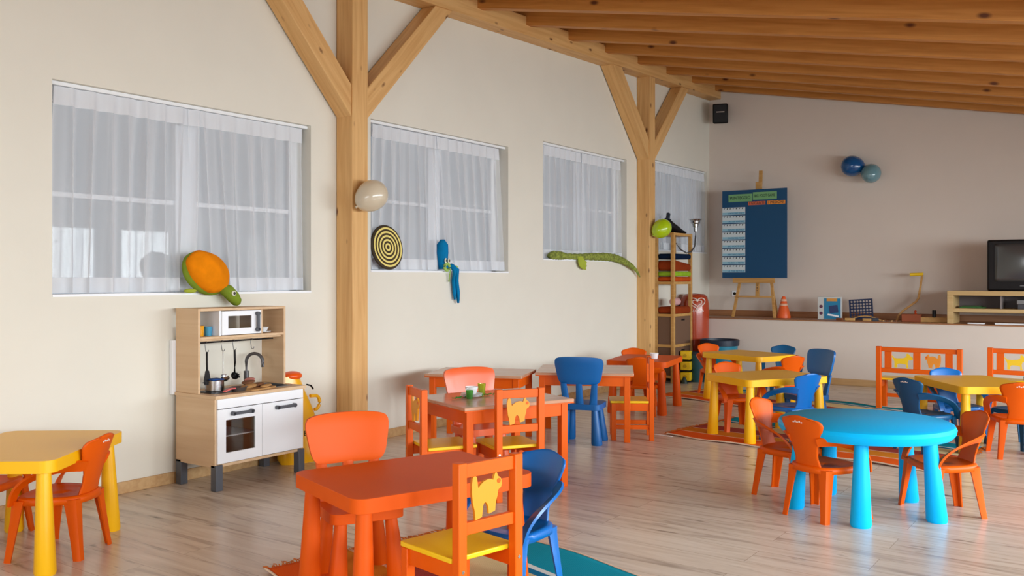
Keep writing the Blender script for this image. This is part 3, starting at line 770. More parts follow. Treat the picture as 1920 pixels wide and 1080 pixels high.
# left door with window (frame of four) and right door
m = MB(); y0, y1, z0, z1 = .012, W * .5 - .002, .157, .470; wy0, wy1, wz0, wz1 = .07, W * .5 - .055, .215, .405
m.bx(D - .014, D, y0, wy0, z0, z1); m.bx(D - .014, D, wy1, y1, z0, z1); m.bx(D - .014, D, wy0, wy1, z0, wz0); m.bx(D - .014, D, wy0, wy1, wz1, z1)
bmesh.ops.remove_doubles(m.bm, verts=m.bm.verts, dist=1e-5)
dl = m.build('oven_door', WHITE, k)
TINT = clear_col('oven_window', (.75, .72, .7, 1), .03); TINT.node_tree.nodes['Principled BSDF'].inputs['Transmission Weight'].default_value = 1
MB().bx(D - .009, D - .006, wy0, wy1, wz0, wz1).build('oven_window', TINT, dl)
dr = kb('cupboard_door', WHITE, D - .014, D, W * .5 + .002, W - .012, .157, .470)
def handle(y0, y1, z, par):
    m = MB(); m.box((D + .018, (y0 + y1) / 2, z), (.012, y1 - y0, .018))
    for y in (y0 + .008, y1 - .008): m.lathe([(.013, 0), (.013, .024)], (D, y, z), 16, Matrix.Rotation(PI / 2, 4, 'Y'))
    m.build('handle', DGREY, par, bevel=.002)
handle(.105, .255, .44, dl); handle(W * .5 + .10, W * .5 + .25, .437, dr)
# upper part
UD = .215; ZT = 1.052
kb('upper_side_panel', BIRCH, 0, UD, 0, .016, .551, ZT); kb('upper_side_panel', BIRCH, 0, UD, W - .028, W - .012, .551, ZT)
kb('top_panel', BIRCH, 0, UD, .016, W - .028, ZT - .016, ZT); kb('shelf', BIRCH, 0, UD, .016, W - .028, .868, .884)
my0, my1 = .156, .468
kb('microwave_side', WHITE, .0, UD - .01, my0, my0 + .012, .884, ZT - .016); kb('microwave_side', BIRCH, .0, UD - .004, my1 - .004, my1 + .010, .884, ZT - .016)
m = MB(); a0, a1 = my0 + .012, my1 - .006; b0, b1 = .888, ZT - .02; c0, c1, e0, e1 = a0 + .045, a1 - .075, b0 + .038, b1 - .03
m.bx(UD - .012, UD, a0, c0, b0, b1); m.bx(UD - .012, UD, c1, a1, b0, b1); m.bx(UD - .012, UD, c0, c1, b0, e0); m.bx(UD - .012, UD, c0, c1, e1, b1)
md = m.build('microwave_door', WHITE, k)
MB().bx(UD - .008, UD - .005, c0, c1, e0, e1).build('microwave_window', TINT, md)
m = MB(); yy = a1 - .035; m.box((UD + .018, yy, .962), (.012, .018, .115))
for z in (.912, 1.012): m.lathe([(.013, 0), (.013, .024)], (UD, yy, z), 16, Matrix.Rotation(PI / 2, 4, 'Y'))
m.build('handle', DGREY, md, bevel=.002)
MB().tube([(UD - .03, .016, .848), (UD - .03, W - .19 + .1, .848)], .0045, 10).build('utensil_rail', BLACK, k)
kb('rail_board', BIRCH, UD - .035, UD - .025, .016, W - .028, .856, .868)
# tap
m = MB(); tx, ty = .055, .475
m.tube([(tx, ty, .551), (tx, ty, .64)], .017, 14)
P = [(tx, ty, .60), (tx, ty, .70)] + [(tx + .0 + .055 * (1 - math.cos(a)), ty + .02 * (1 - math.cos(a)), .70 + .052 * math.sin(a)) for a in [PI * i / 10 for i in range(1, 11)]] + [(tx + .11, ty + .04, .668)]
m.tube(P, .0105, 12); m.build('tap', plain('tap_grey', srgb(96, 94, 96), .35, .4), k)
KO = V((KX0, KY0, 0))
def KP(x, y, z): return (KX0 + x, KY0 + y, z)
# white board behind
o = MB().bx(.002, .033, 3.272, 3.44, .535, .86).build('white_panel', WHITE, bevel=.003)
tag(o, 'white board leaning on the wall behind the left side of the toy kitchen', 'board')
# hooks and utensils
hy = [.075, .190, .275, .410]; labs = ['leftmost, holding the spatula', 'second from left, holding the ladle', 'third from left, holding the pasta server', 'rightmost, hanging empty']
for i, yk in enumerate(hy):
    c = []
    for q in range(9): a = PI * q / 8; c.append(KP(UD - .03 + .0085 * math.cos(a) * 1, yk, .848 + .0085 * math.sin(a)))
    c = c[::-1] if False else c
    c += [KP(UD - .0385, yk, .835), KP(UD - .036, yk + .004, .80)]
    for q in range(1, 8): a = PI * q / 8; c.append(KP(UD - .036, yk + .004 + .010 * (1 - math.cos(a)), .80 - .010 * math.sin(a)))
    c.append(KP(UD - .036, yk + .024, .803))
    o = MB().tube(c, .0022, 6).build('hook', GREYM); tag(o, 'small metal S-hook on the kitchen rail, ' + labs[i], 'hook')
def hung(name, lab, cat, y, parts, L=.15):
    t = thing(name, lab, cat, KP(UD - .036, y + .012, .790))
    for nm, mt, mb in parts: mb.build(nm, mt, t)
hung('spatula', 'black toy spatula hanging leftmost on the kitchen rail', 'spatula', hy[0], [
    ('handle', BLACK, MB().sweep([(0, 0, 0), (0, 0, -.06), (0, .002, -.11)], [(-.005, -.004), (.005, -.004), (.005, .004), (-.005, .004)])),
    ('blade', BLACK, MB().prism([(-.012, 0), (.012, 0), (.024, -.06), (.018, -.085), (-.018, -.085), (-.024, -.06)], .004, Matrix.Translation((-.002, .002, -.11)) @ Matrix.Rotation(PI / 2, 4, 'Z') @ Matrix.Rotation(PI / 2, 4, 'X')))])
hung('ladle', 'steel toy ladle hanging on the kitchen rail', 'ladle', hy[1], [
    ('handle', STEEL, MB().tube([(0, 0, 0), (0, 0, -.13), (.006, 0, -.16)], .0028, 8)),
    ('bowl', STEEL, MB().lathe([(.0, -.026), (.014, -.022), (.023, -.012), (.027, 0), (.025, 0), (.020, -.011), (.010, -.019), (.0, -.022)], (.022, 0, -.155), 24, Matrix.Rotation(R(35), 4, 'Y'), cap=False))])
m = MB().lathe([(.0, -.024), (.014, -.02), (.023, -.010), (.025, 0), (.022, 0), (.015, -.012), (.0, -.018)], (.004, 0, -.155), 20, Matrix.Rotation(R(50), 4, 'Y'), cap=False)
for q in range(5): m.box((.012, .022 * math.cos(q * .7), -.145 + .022 * math.sin(q * .7) - .02), (.018, .006, .010))
hung('pasta_server', 'black toothed toy pasta server hanging on the kitchen rail', 'pasta server', hy[2], [
    ('handle', BLACK, MB().sweep([(0, 0, 0), (0, .003, -.07), (0, 0, -.14)], [(-.005, -.004), (.005, -.004), (.005, .004), (-.005, .004)])), ('toothed_head', BLACK, m)])
# pots
t = thing('toy_saucepan', 'shiny steel toy pot with a blue rim cloth on the kitchen hob', 'pot', KP(.175, .145, .556))
MB().lathe([(.0, 0), (.052, 0), (.055, .004), (.055, .062), (.058, .064), (.056, .066), (.052, .062), (.052, .006), (.0, .005)], n=32, cap=False).build('pot_body', STEEL, t)
for s in (-1, 1): MB().tube([(0, s * .055, .05), (.01, s * .075, .052), (-.01, s * .075, .052), (0, s * .055, .05)], .003, 8).build('handle', BLACK, t)
o = MB().prism([(-.04, -.045), (.05, -.05), (.055, .03), (-.03, .04)], .006, Matrix.Translation(KP(.175, .145, .6225))).build('blue_cloth', plain('blue_cloth', srgb(24, 80, 160), .8), bevel=.003)
tag(o, 'small folded blue cloth lying on top of the steel toy pot', 'cloth')
t = thing('toy_frying_pan', 'small dark toy frying pan at the front of the kitchen hob with a pink handle', 'frying pan', KP(.285, .235, .556))
MB().lathe([(.0, 0), (.040, 0), (.050, .022), (.053, .022), (.046, .018), (.038, .004), (.0, .004)], n=28, cap=False).build('pan_body', GREYM, t)
MB().sweep([(.02, -.045, .018), (.045, -.10, .022), (.06, -.15, .012)], [(-.009, -.004), (.009, -.004), (.009, .004), (-.009, .004)]).build('handle', plain('pink_handle', srgb(226, 110, 110), .4), t)
BREAD = plain('toy_bread_tan', srgb(196, 148, 92), .8, mottle=.25, mscale=40); BREADD = plain('toy_meat_brown', srgb(136, 88, 56), .8, mottle=.3, mscale=40); PINKF = plain('toy_ham_pink', srgb(206, 130, 120), .7)
o = MB().prism(rrect(.15, .23, .02), .009, Matrix.Translation(KP(.27, .375, .5515)) @ Matrix.Rotation(R(12), 4, 'Z')).build('chopping_board', BREAD, bevel=.002); tag(o, 'small wooden toy chopping board beside the kitchen sink', 'chopping board')
for (x, y, z, r, mt, nm, lab) in ((.27, .32, .572, (.035, .06, .012), BREAD, 'toy_bread', 'tan piece of toy bread at the left of the chopping board pile'), (.25, .40, .572, (.03, .055, .011), BREADD, 'toy_meat', 'brown piece of toy food in the middle of the chopping board pile'), (.23, .35, .592, (.03, .05, .010), BREADD, 'toy_sausage', 'dark brown piece of toy food stacked on the pile'), (.20, .385, .603, (.028, .035, .010), PINKF, 'toy_ham', 'pink slice of toy ham on top of the food pile'), (.31, .42, .569, (.022, .045, .008), BREAD, 'toy_biscuit', 'tan slice of toy bread at the right end of the pile')):
    o = MB().ell(KP(x, y, z), r, (0.1, 0.1, .3 * x), 20).build(nm, mt); tag(o, lab, 'toy food')
def cup(name, lab, cat, loc, r0, r1, h, mat, parts=None):
    o = MB().lathe([(.0, 0), (r0, 0), (r1, h), (r1 - .002, h), (r0 - .002, .003), (.0, .003)], n=24, cap=False).build(name, mat); o.location = loc; return tag(o, lab, cat)
YCUP = plain('amber_translucent', srgb(240, 166, 20), .2); BCUP = plain('blue_translucent', srgb(74, 160, 200), .2)
cup('beaker', 'amber toy beaker on the left shelf of the toy kitchen', 'beaker', KP(.13, .07, .8845), .024, .028, .062, YCUP)
cup('beaker', 'light blue toy beaker on the left shelf of the toy kitchen', 'beaker', KP(.13, .132, .8845), .020, .024, .055, BCUP)
o = MB().lathe([(0, 0), (.03, 0), (.05, .006), (.05, .008), (.0, .004)], KP(.12, .555, .8845), 28, cap=False).build('toy_plate', WHITEG); tag(o, 'small white saucer under the bowl on the right shelf of the toy kitchen', 'plate')
o = MB().lathe([(0, 0), (.02, 0), (.036, .03), (.034, .03), (.018, .004), (.0, .004)], KP(.12, .555, .8895), 28, cap=False).build('toy_bowl', WHITEG); tag(o, 'small white toy bowl on the right shelf of the toy kitchen', 'bowl')
o = MB().lathe([(0, 0), (.05, 0), (.06, .012), (.058, .012), (.0, .004)], KP(.11, .27, .8845), 24, cap=False).build('toy_dish', GREYM); tag(o, 'grey toy pan lying inside the toy microwave', 'pan')
# yellow toy beside the kitchen
YT = plain('yellow_pvc', srgb(250, 186, 20), .3, coat=.3)
t = thing('yellow_swim_bag', 'yellow plastic bag-shaped toy with orange top leaning between the kitchen and the post', 'toy', (.13, 4.185, 0))
m = MB()
def fbag(u, v):
    a = u * 2 * PI; z = .58 * v; r = (.150 * (1 - v ** 2.2 * .55)) * (1 if v > .04 else .9)
    return V((r * .62 * math.cos(a) * (1 + .06 * math.sin(5 * a + 7 * v)), r * 1.15 * math.sin(a) * (1 + .05 * math.sin(3 * a + 9 * v)) - .10 * v ** 1.3, z + .0))
m.grid(fbag, 40, 16); bmesh.ops.remove_doubles(m.bm, verts=m.bm.verts, dist=1e-5); m.build('body', YT, t, smooth=180)
m = MB(); m.ell((0, -.075, .58), (.06, .075, .032)); m.build('top', plain('orange_pvc', srgb(240, 92, 20), .3), t)
m = MB(); m.tube([(.03, .10 + .0, .34)] + [(.03, .10 + .045 * math.sin(a), .385 - .05 * math.cos(a)) for a in [PI * i / 8 for i in range(1, 8)]] + [(.03, .06, .435)], .012, 8); m.build('handle', YT, t)
m = MB(); m.tube([(.06, .0, .52), (.07, .03, .51), (.07, .05, .485)], .006, 6); m.build('black_strap', BLACK, t)
text_mesh('BALL', .05, 'lettering', BLACK, t, Matrix.Translation((.096, .0, .20)) @ Matrix.Rotation(PI / 2, 4, 'Z') @ Matrix.Rotation(PI / 2, 4, 'X'))

# ------------------------------------------------------------ plush toys and other things on the sills
def plush(name, col, mottle=.15): return plain(name, srgb(*col), .95, bump=.6, bscale=260, mottle=mottle, mscale=14, spec=.1)
OFUR = plush('orange_plush', (246, 142, 12)); GFUR = plush('green_plush', (128, 150, 48)); LG = plush('lime_plush', (176, 190, 70)); DK = plain('black_eye', srgb(15, 15, 15), .2); WE = plain('white_felt', srgb(225, 225, 205), .8)
t = thing('plush_turtle', 'plush turtle with orange shell and green head on the sill above the toy kitchen', 'plush toy', (.02, 3.47, 1.145))
m = MB(); M = Matrix.Translation((.045, .03, .125)) @ Matrix.Rotation(R(-32), 4, 'X')
bmesh.ops.create_uvsphere(m.bm, u_segments=48, v_segments=32, radius=1, matrix=Matrix.Diagonal((.072, .165, .115, 1)))
for v in m.bm.verts:
    n_ = v.co.normalized(); d = .006 * math.sin(v.co.y * 55 + v.co.z * 30) * math.exp(-((v.co.y - .01) / .06) ** 2 - ((v.co.z - .02) / .05) ** 2) + .003 * math.sin(v.co.z * 60 + v.co.y * 20)
    v.co += n_ * d
bmesh.ops.transform(m.bm, matrix=M, verts=m.bm.verts); m.build('shell', OFUR, t, smooth=180)
m = MB(); bmesh.ops.create_uvsphere(m.bm, u_segments=32, v_segments=20, radius=1, matrix=Matrix.Translation((.022, .022, .115)) @ Matrix.Rotation(R(-32), 4, 'X') @ Matrix.Diagonal((.055, .170, .120, 1))); m.build('belly', GFUR, t, smooth=180)
m = MB(); m.tube([(.05, .12, .03), (.06, .165, .005), (.065, .205, -.035), (.065, .232, -.065), (.065, .242, -.078)], .042, 18, scale=[.75, 1.0, .95, .75, .4]); hd = m.build('head', GFUR, t, smooth=180)
MB().ell((.104, .178, -.008), (.006, .017, .017)).build('eye', WE, hd); MB().ell((.109, .178, -.008), (.005, .009, .009)).build('pupil', DK, hd)
for (a, b, c, r) in ((.05, -.10, .010, R(0)), (.05, -.055, .225, R(35))):
    MB().ell((a, b, c), (.018, .045, .014), (r, 0, 0)).build('flipper', LG, t)

# dartboard
def ring_mat():
    m, n, l, p = new_mat('dartboard_rings')
    tc = n.new('ShaderNodeTexCoord'); ln = n.new('ShaderNodeVectorMath'); ln.operation = 'LENGTH'
    sp = n.new('ShaderNodeSeparateXYZ'); l.new(tc.outputs['Object'], sp.inputs[0]); cb = n.new('ShaderNodeCombineXYZ'); l.new(sp.outputs['X'], cb.inputs[0]); l.new(sp.outputs['Y'], cb.inputs[1])
    l.new(cb.outputs[0], ln.inputs[0])
    ml = n.new('ShaderNodeMath'); ml.operation = 'MULTIPLY'; ml.inputs[1].default_value = 1 / .031; l.new(ln.outputs['Value'], ml.inputs[0])
    fr = n.new('ShaderNodeMath'); fr.operation = 'FRACT'; l.new(ml.outputs[0], fr.inputs[0])
    gt = n.new('ShaderNodeMath'); gt.operation = 'GREATER_THAN'; gt.inputs[1].default_value = .52; l.new(fr.outputs[0], gt.inputs[0])
    mx = n.new('ShaderNodeMixRGB'); l.new(gt.outputs[0], mx.inputs['Fac']); mx.inputs['Color1'].default_value = srgb(62, 46, 20); mx.inputs['Color2'].default_value = srgb(240, 222, 130)
    l.new(mx.outputs[0], p.inputs['Base Color']); p.inputs['Roughness'].default_value = .7
    return m
t = thing('dartboard', 'round dartboard with black and yellow rings leaning in the second window', 'dartboard', (0.0, 5.19, 1.292))
o = MB().lathe([(.0, 0), (.165, 0), (.173, .004), (.175, .012), (.170, .02), (.162, .022), (0, .022)], n=64, cap=False).build('board', plain('dartboard_edge', srgb(56, 44, 24), .7), t)
o.rotation_euler = (0, R(90 - 8), 0); o.location = (-.012, -.015, .176)
o2 = MB().lathe([(.0, 0), (.162, 0), (.162, .003), (0, .003)], n=64, cap=False).build('ring_face', ring_mat(), o); o2.location = (0, 0, .0215)

# octopus
t = thing('plush_octopus', 'blue plush octopus with goggle eyes hanging its arms over the second window sill', 'plush toy', (0, 5.90, 1.292))
OB = plush('blue_plush', (14, 128, 186)); OG = plush('octopus_lime', (170, 205, 110))
MB().sweep([(-.006, -.03, .02), (-.008, -.038, .08), (-.01, -.04, .15), (-.01, -.04, .22), (-.01, -.04, .262)], [(.05 * math.cos(a), .05 * math.sin(a)) for a in [2 * PI * i / 20 for i in range(20)]], up=(0, 1, 0), scale=[.85, .8, 1.0, .95, .35]).build('head', OB, t, smooth=180)
for y in (-.055, -.015):
    e = MB().ell((.038, y, .085), (.008, .014, .022)).build('eye', WE, t); MB().ell((.045, y, .085), (.004, .007, .011)).build('pupil', DK, e)
m = MB(); m.tube([(.035 + .0 * i, -.005 + .030 * math.cos(a) - .03, .032 + .028 * math.sin(a)) for i, a in enumerate([2 * PI * q / 16 for q in range(14)])], .013, 8); m.build('curled_arm', OG, t, smooth=180)
for j, (dy, dz, r, ox) in enumerate(((.115, -.27, .020, .035), (.075, -.24, .017, .030), (.10, -.25, .016, .052))):
    MB().tube([(.0, -.01, .03), (ox * .9, .025, .045), (ox + .01, .05 + .01 * j, .01), (ox, dy * .75, -.08), (ox, dy * .93, -.18), (ox, dy, dz)], r, 12, scale=[.8, 1, 1.05, .95, .9, .5]).build('arm', OB, t, smooth=180)
MB().tube([(.02, -.005, .025), (.045, .0, .012), (.03, .005, -.03), (.018, .01, -.09)], .006, 8).build('lime_arm', OG, t, smooth=180)
MB().ell((.03, .085, .03), (.012, .03, .018)).build('side_arm', OG, t)

# crocodile
CG = plain('crocodile_cloth', srgb(158, 172, 74), .9, bump=1.0, bscale=90, mottle=.6, mscale=38)
t = thing('plush_crocodile', 'long green cloth crocodile lying on the third window sill with its tail hanging', 'plush toy', (0, 7.5, 1.423))
m = MB(); pth = []; scl = []
key = [(0, 0, .028, .7), (.05, .0, .034, 1.05), (.18, .005, .035, 1.1), (.30, .0, .030, .8), (.55, .005, .030, .85), (.85, .01, .036, 1.05), (1.05, .015, .040, 1.15), (1.25, .03, .032, 1.1), (1.42, .045, .005, .95), (1.60, .05, -.045, .75), (1.74, .05, -.10, .5), (1.82, .05, -.16, .22), (1.84, .05, -.18, .08)]
for i in range(len(key) - 1):
    for q in range(8):
        u = q / 8; a, b = key[i], key[i + 1]; pth.append((a[1] + (b[1] - a[1]) * u, a[0] + (b[0] - a[0]) * u, a[2] + (b[2] - a[2]) * u)); sc_ = a[3] + (b[3] - a[3]) * u; scl.append((sc_ * (1 + (.16 if a[0] > 1.0 or a[0] < .25 else .09) * math.sin(len(pth) * 2.1)), sc_ * (1 + (.16 if a[0] > 1.0 or a[0] < .25 else .10) * math.sin(len(pth) * 2.1 + .4))))
m.tube(pth, .037, 16, scale=scl); m.build('body', CG, t, smooth=180)
for y in (.06, .14): MB().ell((.012, y, .068), (.012, .014, .012)).build('brow', CG, t)
m = MB(); m.prism([(.48, .03), (.56, .035), (.60, .0), (.655, -.025), (.635, -.045), (.655, -.065), (.63, -.08), (.64, -.105), (.58, -.10), (.52, -.075), (.49, -.03)], .014, Matrix.Translation((.030, 0, 0)) @ Matrix(((0, 0, 1, 0), (1, 0, 0, 0), (0, 1, 0, 0), (0, 0, 0, 1)))); m.build('foot', LG, t, bevel=.004)

# balloons
def balloon(lab, loc, r, L, rot, mat):
    t = thing('balloon', lab, 'balloon', loc)
    prof = []
    for i in range(21):
        a = PI * i / 20; z = -math.cos(a) * L; rr = math.sin(a) * r * (1 + .12 * (z / L)); prof.append((max(rr, .0), z))
    prof[0] = (.004, -L * 1.04)
    MB().lathe(prof, (0, 0, 0), 32, Euler(rot).to_matrix().to_4x4(), cap=False).build('skin', mat, t, smooth=180)
    MB().lathe([(.003, -L * 1.02), (.011, -L * 1.13), (.009, -L * 1.13)], (0, 0, 0), 12, Euler(rot).to_matrix().to_4x4()).build('knot', mat, t)
    return t
BW = plain('cream_latex', srgb(216, 202, 178), .22, coat=.5); BGR = plain('green_latex', srgb(176, 206, 24), .2, coat=.5); BBL = plain('blue_latex', srgb(6, 84, 146), .2, coat=.5); BLB = plain('pale_blue_latex', srgb(110, 152, 164), .2, coat=.5)
balloon('cream balloon fixed to the near timber post', (.268, 4.72, 1.815), .108, .128, (R(-50), R(25), 0), BW)
balloon('green balloon fixed to the far timber post', (.262, 9.45, 1.795), .105, .128, (R(-50), R(30), 0), BGR)
balloon('dark blue balloon high on the back wall', (1.896, 11.33, 2.585), .125, .140, (0, R(-80), 0), BBL)
balloon('pale blue balloon touching the dark blue one on the back wall', (2.11, 11.29, 2.475), .112, .122, (0, R(60), R(90)), BLB)

# loudspeaker
t = thing('loudspeaker', 'small black loudspeaker mounted under the beam in the room corner', 'loudspeaker', (.24, 11.26, 3.27))
MB().box((.0, 0, .11), (.19, .19, .25), (R(8), 0, R(20))).build('cabinet', BLACK, t, bevel=.015)
MB().box((.040, -.101, .115), (.10, .004, .008), (R(8), 0, R(20))).build('badge', MARK, t)
MB().box((-.04, .11, .13), (.04, .12, .04), (0, 0, R(20))).build('bracket', BLACK, t)

# ------------------------------------------------------------ tea set on the wooden table
TZ = .5205
def tb(x, y, z=0): return (x, y, TZ + z)
for i in range(3):
    o = MB().lathe([(0, 0), (.045, 0), (.065, .007), (.065, .009), (.044, .003), (0, .003)], n=32, cap=False).build('toy_plate', WHITEG); o.location = tb(1.48 + .004 * i, 4.315 - .003 * i, .0065 * i)
    tag(o, 'white toy plate in the stack under the cup, ' + ('bottom one', 'middle one', 'top one')[i], 'plate')
t = thing('toy_cup', 'wide white toy cup on top of the plate stack', 'cup', tb(1.487, 4.31, .0165))
MB().lathe([(0, 0), (.022, 0), (.030, .008), (.040, .045), (.038, .045), (.026, .008), (0, .006)], n=32, cap=False).build('bowl', WHITEG, t)
MB().tube([(0, -.036, .038), (0, -.058, .034), (0, -.054, .016), (0, -.030, .012)], .0035, 8).build('handle', WHITEG, t)
GB = clear_col('green_glass', srgb(110, 205, 90)); YB = clear_col('lime_glass', srgb(200, 220, 60))
cup('beaker', 'bright green toy beaker in front of the white cup', 'beaker', tb(1.53, 4.235), .018, .022, .050, GB)
cup('beaker', 'yellow-green toy beaker to the right of the white cup', 'beaker', tb(1.495, 4.40), .018, .025, .072, YB)
GL = plain('garland_green', srgb(70, 150, 50), .7); 
t = thing('leaf_garland', 'green leaf garland lying along the tea set', 'garland', tb(1.43, 4.255, 0)); m = MB(); rr = random.Random(5)
for i in range(24):
    u = i / 23; x = 0.03 + .09 * u + rr.uniform(-.012, .012); y = -.10 + .34 * u + rr.uniform(-.01, .01)
    m.ell((x, y, .008), (.018, .007, .003), (rr.uniform(-.3, .3), rr.uniform(-.3, .1), rr.uniform(0, 3)), 8)
m.build('leaves', GL, t)
o = cup('cup', 'small white cup on the far orange table', 'cup', (1.02, 7.72, .4805), .032, .042, .05, WHITEG)

# ------------------------------------------------------------ shelf unit by the far post
SX0, SX1, SY0, SY1 = .02, .275, 9.76, 10.29
t = thing('shelf_unit', 'tall narrow open pine shelf unit beside the far post', 'shelf', (SX0, SY0, 0))
w_ = .04; H = 1.77; dx = SX1 - SX0; dy = SY1 - SY0
for x in (0, dx - w_):
    for y in (0, dy - w_): MB().bx(x, x + w_, y, y + w_, 0, H).build('upright', PINE, t, bevel=.002)
for z in (.06, .42, .78, 1.16, 1.735): MB().bx(.002, dx - .002, .002, dy - .002, z, z + .032).build('shelf_board' if z < 1.7 else 'top_board', PINE, t, bevel=.002)
for z0, z1 in ((.092, .418), (.452, .778)):
    MB().bx(.012, dx - .012, .014, dy - .014, z0, z1).build('drawer', CARD, t, bevel=.002)
    MB().bx(dx - .012, dx - .006, dy * .45, dy * .6, z1 - .05, z1 - .03).build('drawer_slot', BLACK, t)
SC = V((SX0, SY0, 0))
def cloth_pile(name, lab, z, h, mat, seed, x0=.03, x1=.25, y0=.03, y1=.50, amp=.012, lift=0):
    rnd = random.Random(seed); p1, p2 = rnd.uniform(0, 6), rnd.uniform(0, 6)
    m = MB(); pts = rrect(x1 - x0, y1 - y0, .03, 4); n = len(pts)
    rings = []
    for q, k_ in ((0, .93), (.3, 1.03), (.7, 1.03), (1, .92), (1.02, .5), (1.02, .01)):
        rings.append([m.bm.verts.new((SX0 + (x0 + x1) / 2 + px * k_ * (1 + .03 * math.sin(7 * i + p1)), SY0 + (y0 + y1) / 2 + py * k_, z + h * q + (amp * math.sin(py * 14 + p2) * .5 + amp * .5 + lift * (1 - (py / (y1 - y0) + .5))) * min(q, 1) )) for i, (px, py) in enumerate(pts)])
    for a, b in zip(rings, rings[1:]):
        for i in range(n): m.bm.faces.new((a[i], a[(i + 1) % n], b[(i + 1) % n], b[i]))
    m.bm.faces.new(rings[0][::-1]); m.bm.faces.new(rings[-1])
    return tag(m.build(name, mat, smooth=60), lab, 'cloth')
CR = plush('red_brown_cloth', (150, 60, 24)); CO = plush('orange_cloth', (200, 84, 30)); CL = plush('lime_cloth', (150, 190, 50)); CN = plush('navy_cloth', (14, 34, 62)); CP = plush('pink_cloth', (220, 170, 170))
cloth_pile('folded_cloth', 'folded orange-brown cloth at the bottom of the pile on the upper shelf', 1.193, .045, CO, 1)
cloth_pile('folded_cloth', 'folded lime green cloth in the pile on the upper shelf', 1.254, .05, CL, 2)
cloth_pile('folded_cloth', 'thick folded rust cloth under the navy one on the upper shelf', 1.32, .075, CR, 3, lift=.04)
cloth_pile('folded_cloth', 'folded navy cloth on top of the pile on the upper shelf', 1.46, .06, CN, 4)
cloth_pile('folded_cloth', 'folded dark red cloth lying on the lower open shelf', .813, .07, CR, 5)
o = MB().lathe([(0, 0), (.04, 0), (.045, .02), (.045, .14), (.03, .15), (.028, .06), (0, .055)], (SX0 + .19, SY0 + .10, .955), 20, Matrix.Rotation(PI / 2, 4, 'X') @ Matrix.Rotation(PI, 4, 'X'), cap=False).build('rolled_cloth', CP); tag(o, 'rolled pink cloth on top of the dark red cloth', 'cloth')
# hat and lamp
t = thing('witch_hat', 'black pointed cloth hat with a bow on top of the shelf unit', 'hat', (.15, 9.93, 1.768))
m = MB(); m.tube([(0, .25, .012), (0, .10, .05), (0, -.02, .11), (0, -.07, .15)], .11, 18, scale=[(.9, .15), (.75, .45), (.35, .45), (.12, .2)]); m.build('cone', BLACK, t, smooth=180)
m = MB(); m.box((0, -.065, .165), (.03, .13, .012), (R(-5), 0, 0)); m.box((0, -.06, .20), (.035, .04, .08), (R(-18), 0, 0)); m.build('bow', NAVY, t, bevel=.005)
t = thing('shelf_lamp', 'silver cup-shaped lamp on a bent metal arm fixed to the shelf unit', 'lamp', (.13, 10.0, 1.50))
m = MB(); m.tube([(.16, -.20, .14), (.16, -.08, .07), (.16, .08, .035), (.16, .22, .05), (.16, .32, .12), (.16, .345, .24), (.16, .345, .31)], .008, 10); m.build('arm', GREYM, t, smooth=180)
m = MB(); m.lathe([(.02, 0), (.024, .05), (.035, .06), (.038, .09), (.055, .10), (.060, .13), (.085, .15), (.082, .152), (.05, .12), (.02, .06)], (.16, .345, .30), 28, cap=False); m.build('shade', STEEL, t)
# bin
t = thing('litter_bin', 'tall rounded red-brown litter bin with white heart emblem behind the shelf unit', 'bin', (.19, 10.54, 0))
pb = []
for q in range(13):
    z = q / 12; pb.append((.165, z))
prof = [(.0, .0), (.15, .0), (.16, .02), (.178, .5), (.182, .78), (.178, .93), (.16, 1.0), (.12, 1.035), (.0, 1.045)]
MB().lathe(prof, n=48, cap=False).build('body', RED, t, smooth=60)
m = MB()
def heart(s):
    P = []
    for i in range(41):
        a = 2 * PI * i / 40; P.append((s * .0625 * 16 * math.sin(a) ** 3, s * .0625 * .75 * (13 * math.cos(a) - 5 * math.cos(2 * a) - 2 * math.cos(3 * a) - math.cos(4 * a))))
    return P
nrm = R(-55)
Mb = Matrix.Rotation(nrm, 4, 'Z')
def onbin(a, b, off=.002):
    th = a / .18; return Mb @ V(((.178 + off) * math.cos(th), (.178 + off) * math.sin(th), b))
for s in (.105, .06):
    m.tube([onbin(x, .93 + y) for x, y in heart(s)], .006, 6)
m.build('heart_emblem', MARK, t)
q = text_mesh('ALGIDA', .042, 'lettering', MARK, t, Matrix.Identity(4))
for v in q.data.vertices: v.co = onbin(v.co.x * 1.15, .835 + v.co.y, .003 + v.co.z)
# buckets
t = thing('storage_tub', 'big teal plastic tub with dark rim standing before the ledge', 'tub', (.63, 10.27, 0))
MB().lathe([(0, 0), (.17, 0), (.18, .02), (.195, .24), (.215, .46), (.205, .46), (.175, .02), (0, .015)], n=40, cap=False).build('body', TEAL, t, smooth=60)
MB().lathe([(.212, .43), (.228, .435), (.232, .50), (.222, .505), (.214, .46)], n=40, cap=False).build('rim', NAVY, t); MB().lathe([(.192, .20), (.200, .20), (.202, .225), (.194, .225)], n=40, cap=False).build('band', NAVY, t)
t = thing('toy_basket', 'smaller dark teal basket between the yellow stack and the big teal tub', 'basket', (.40, 10.14, 0))
MB().lathe([(0, 0), (.10, 0), (.12, .33), (.11, .33), (.09, .01), (0, .01)], n=32, cap=False).build('body', plain('deep_teal', srgb(6, 70, 80), .5), t, smooth=60)
MB().lathe([(.118, .32), (.126, .325), (.126, .345), (.116, .35)], n=32, cap=False).build('rim', NAVY, t)
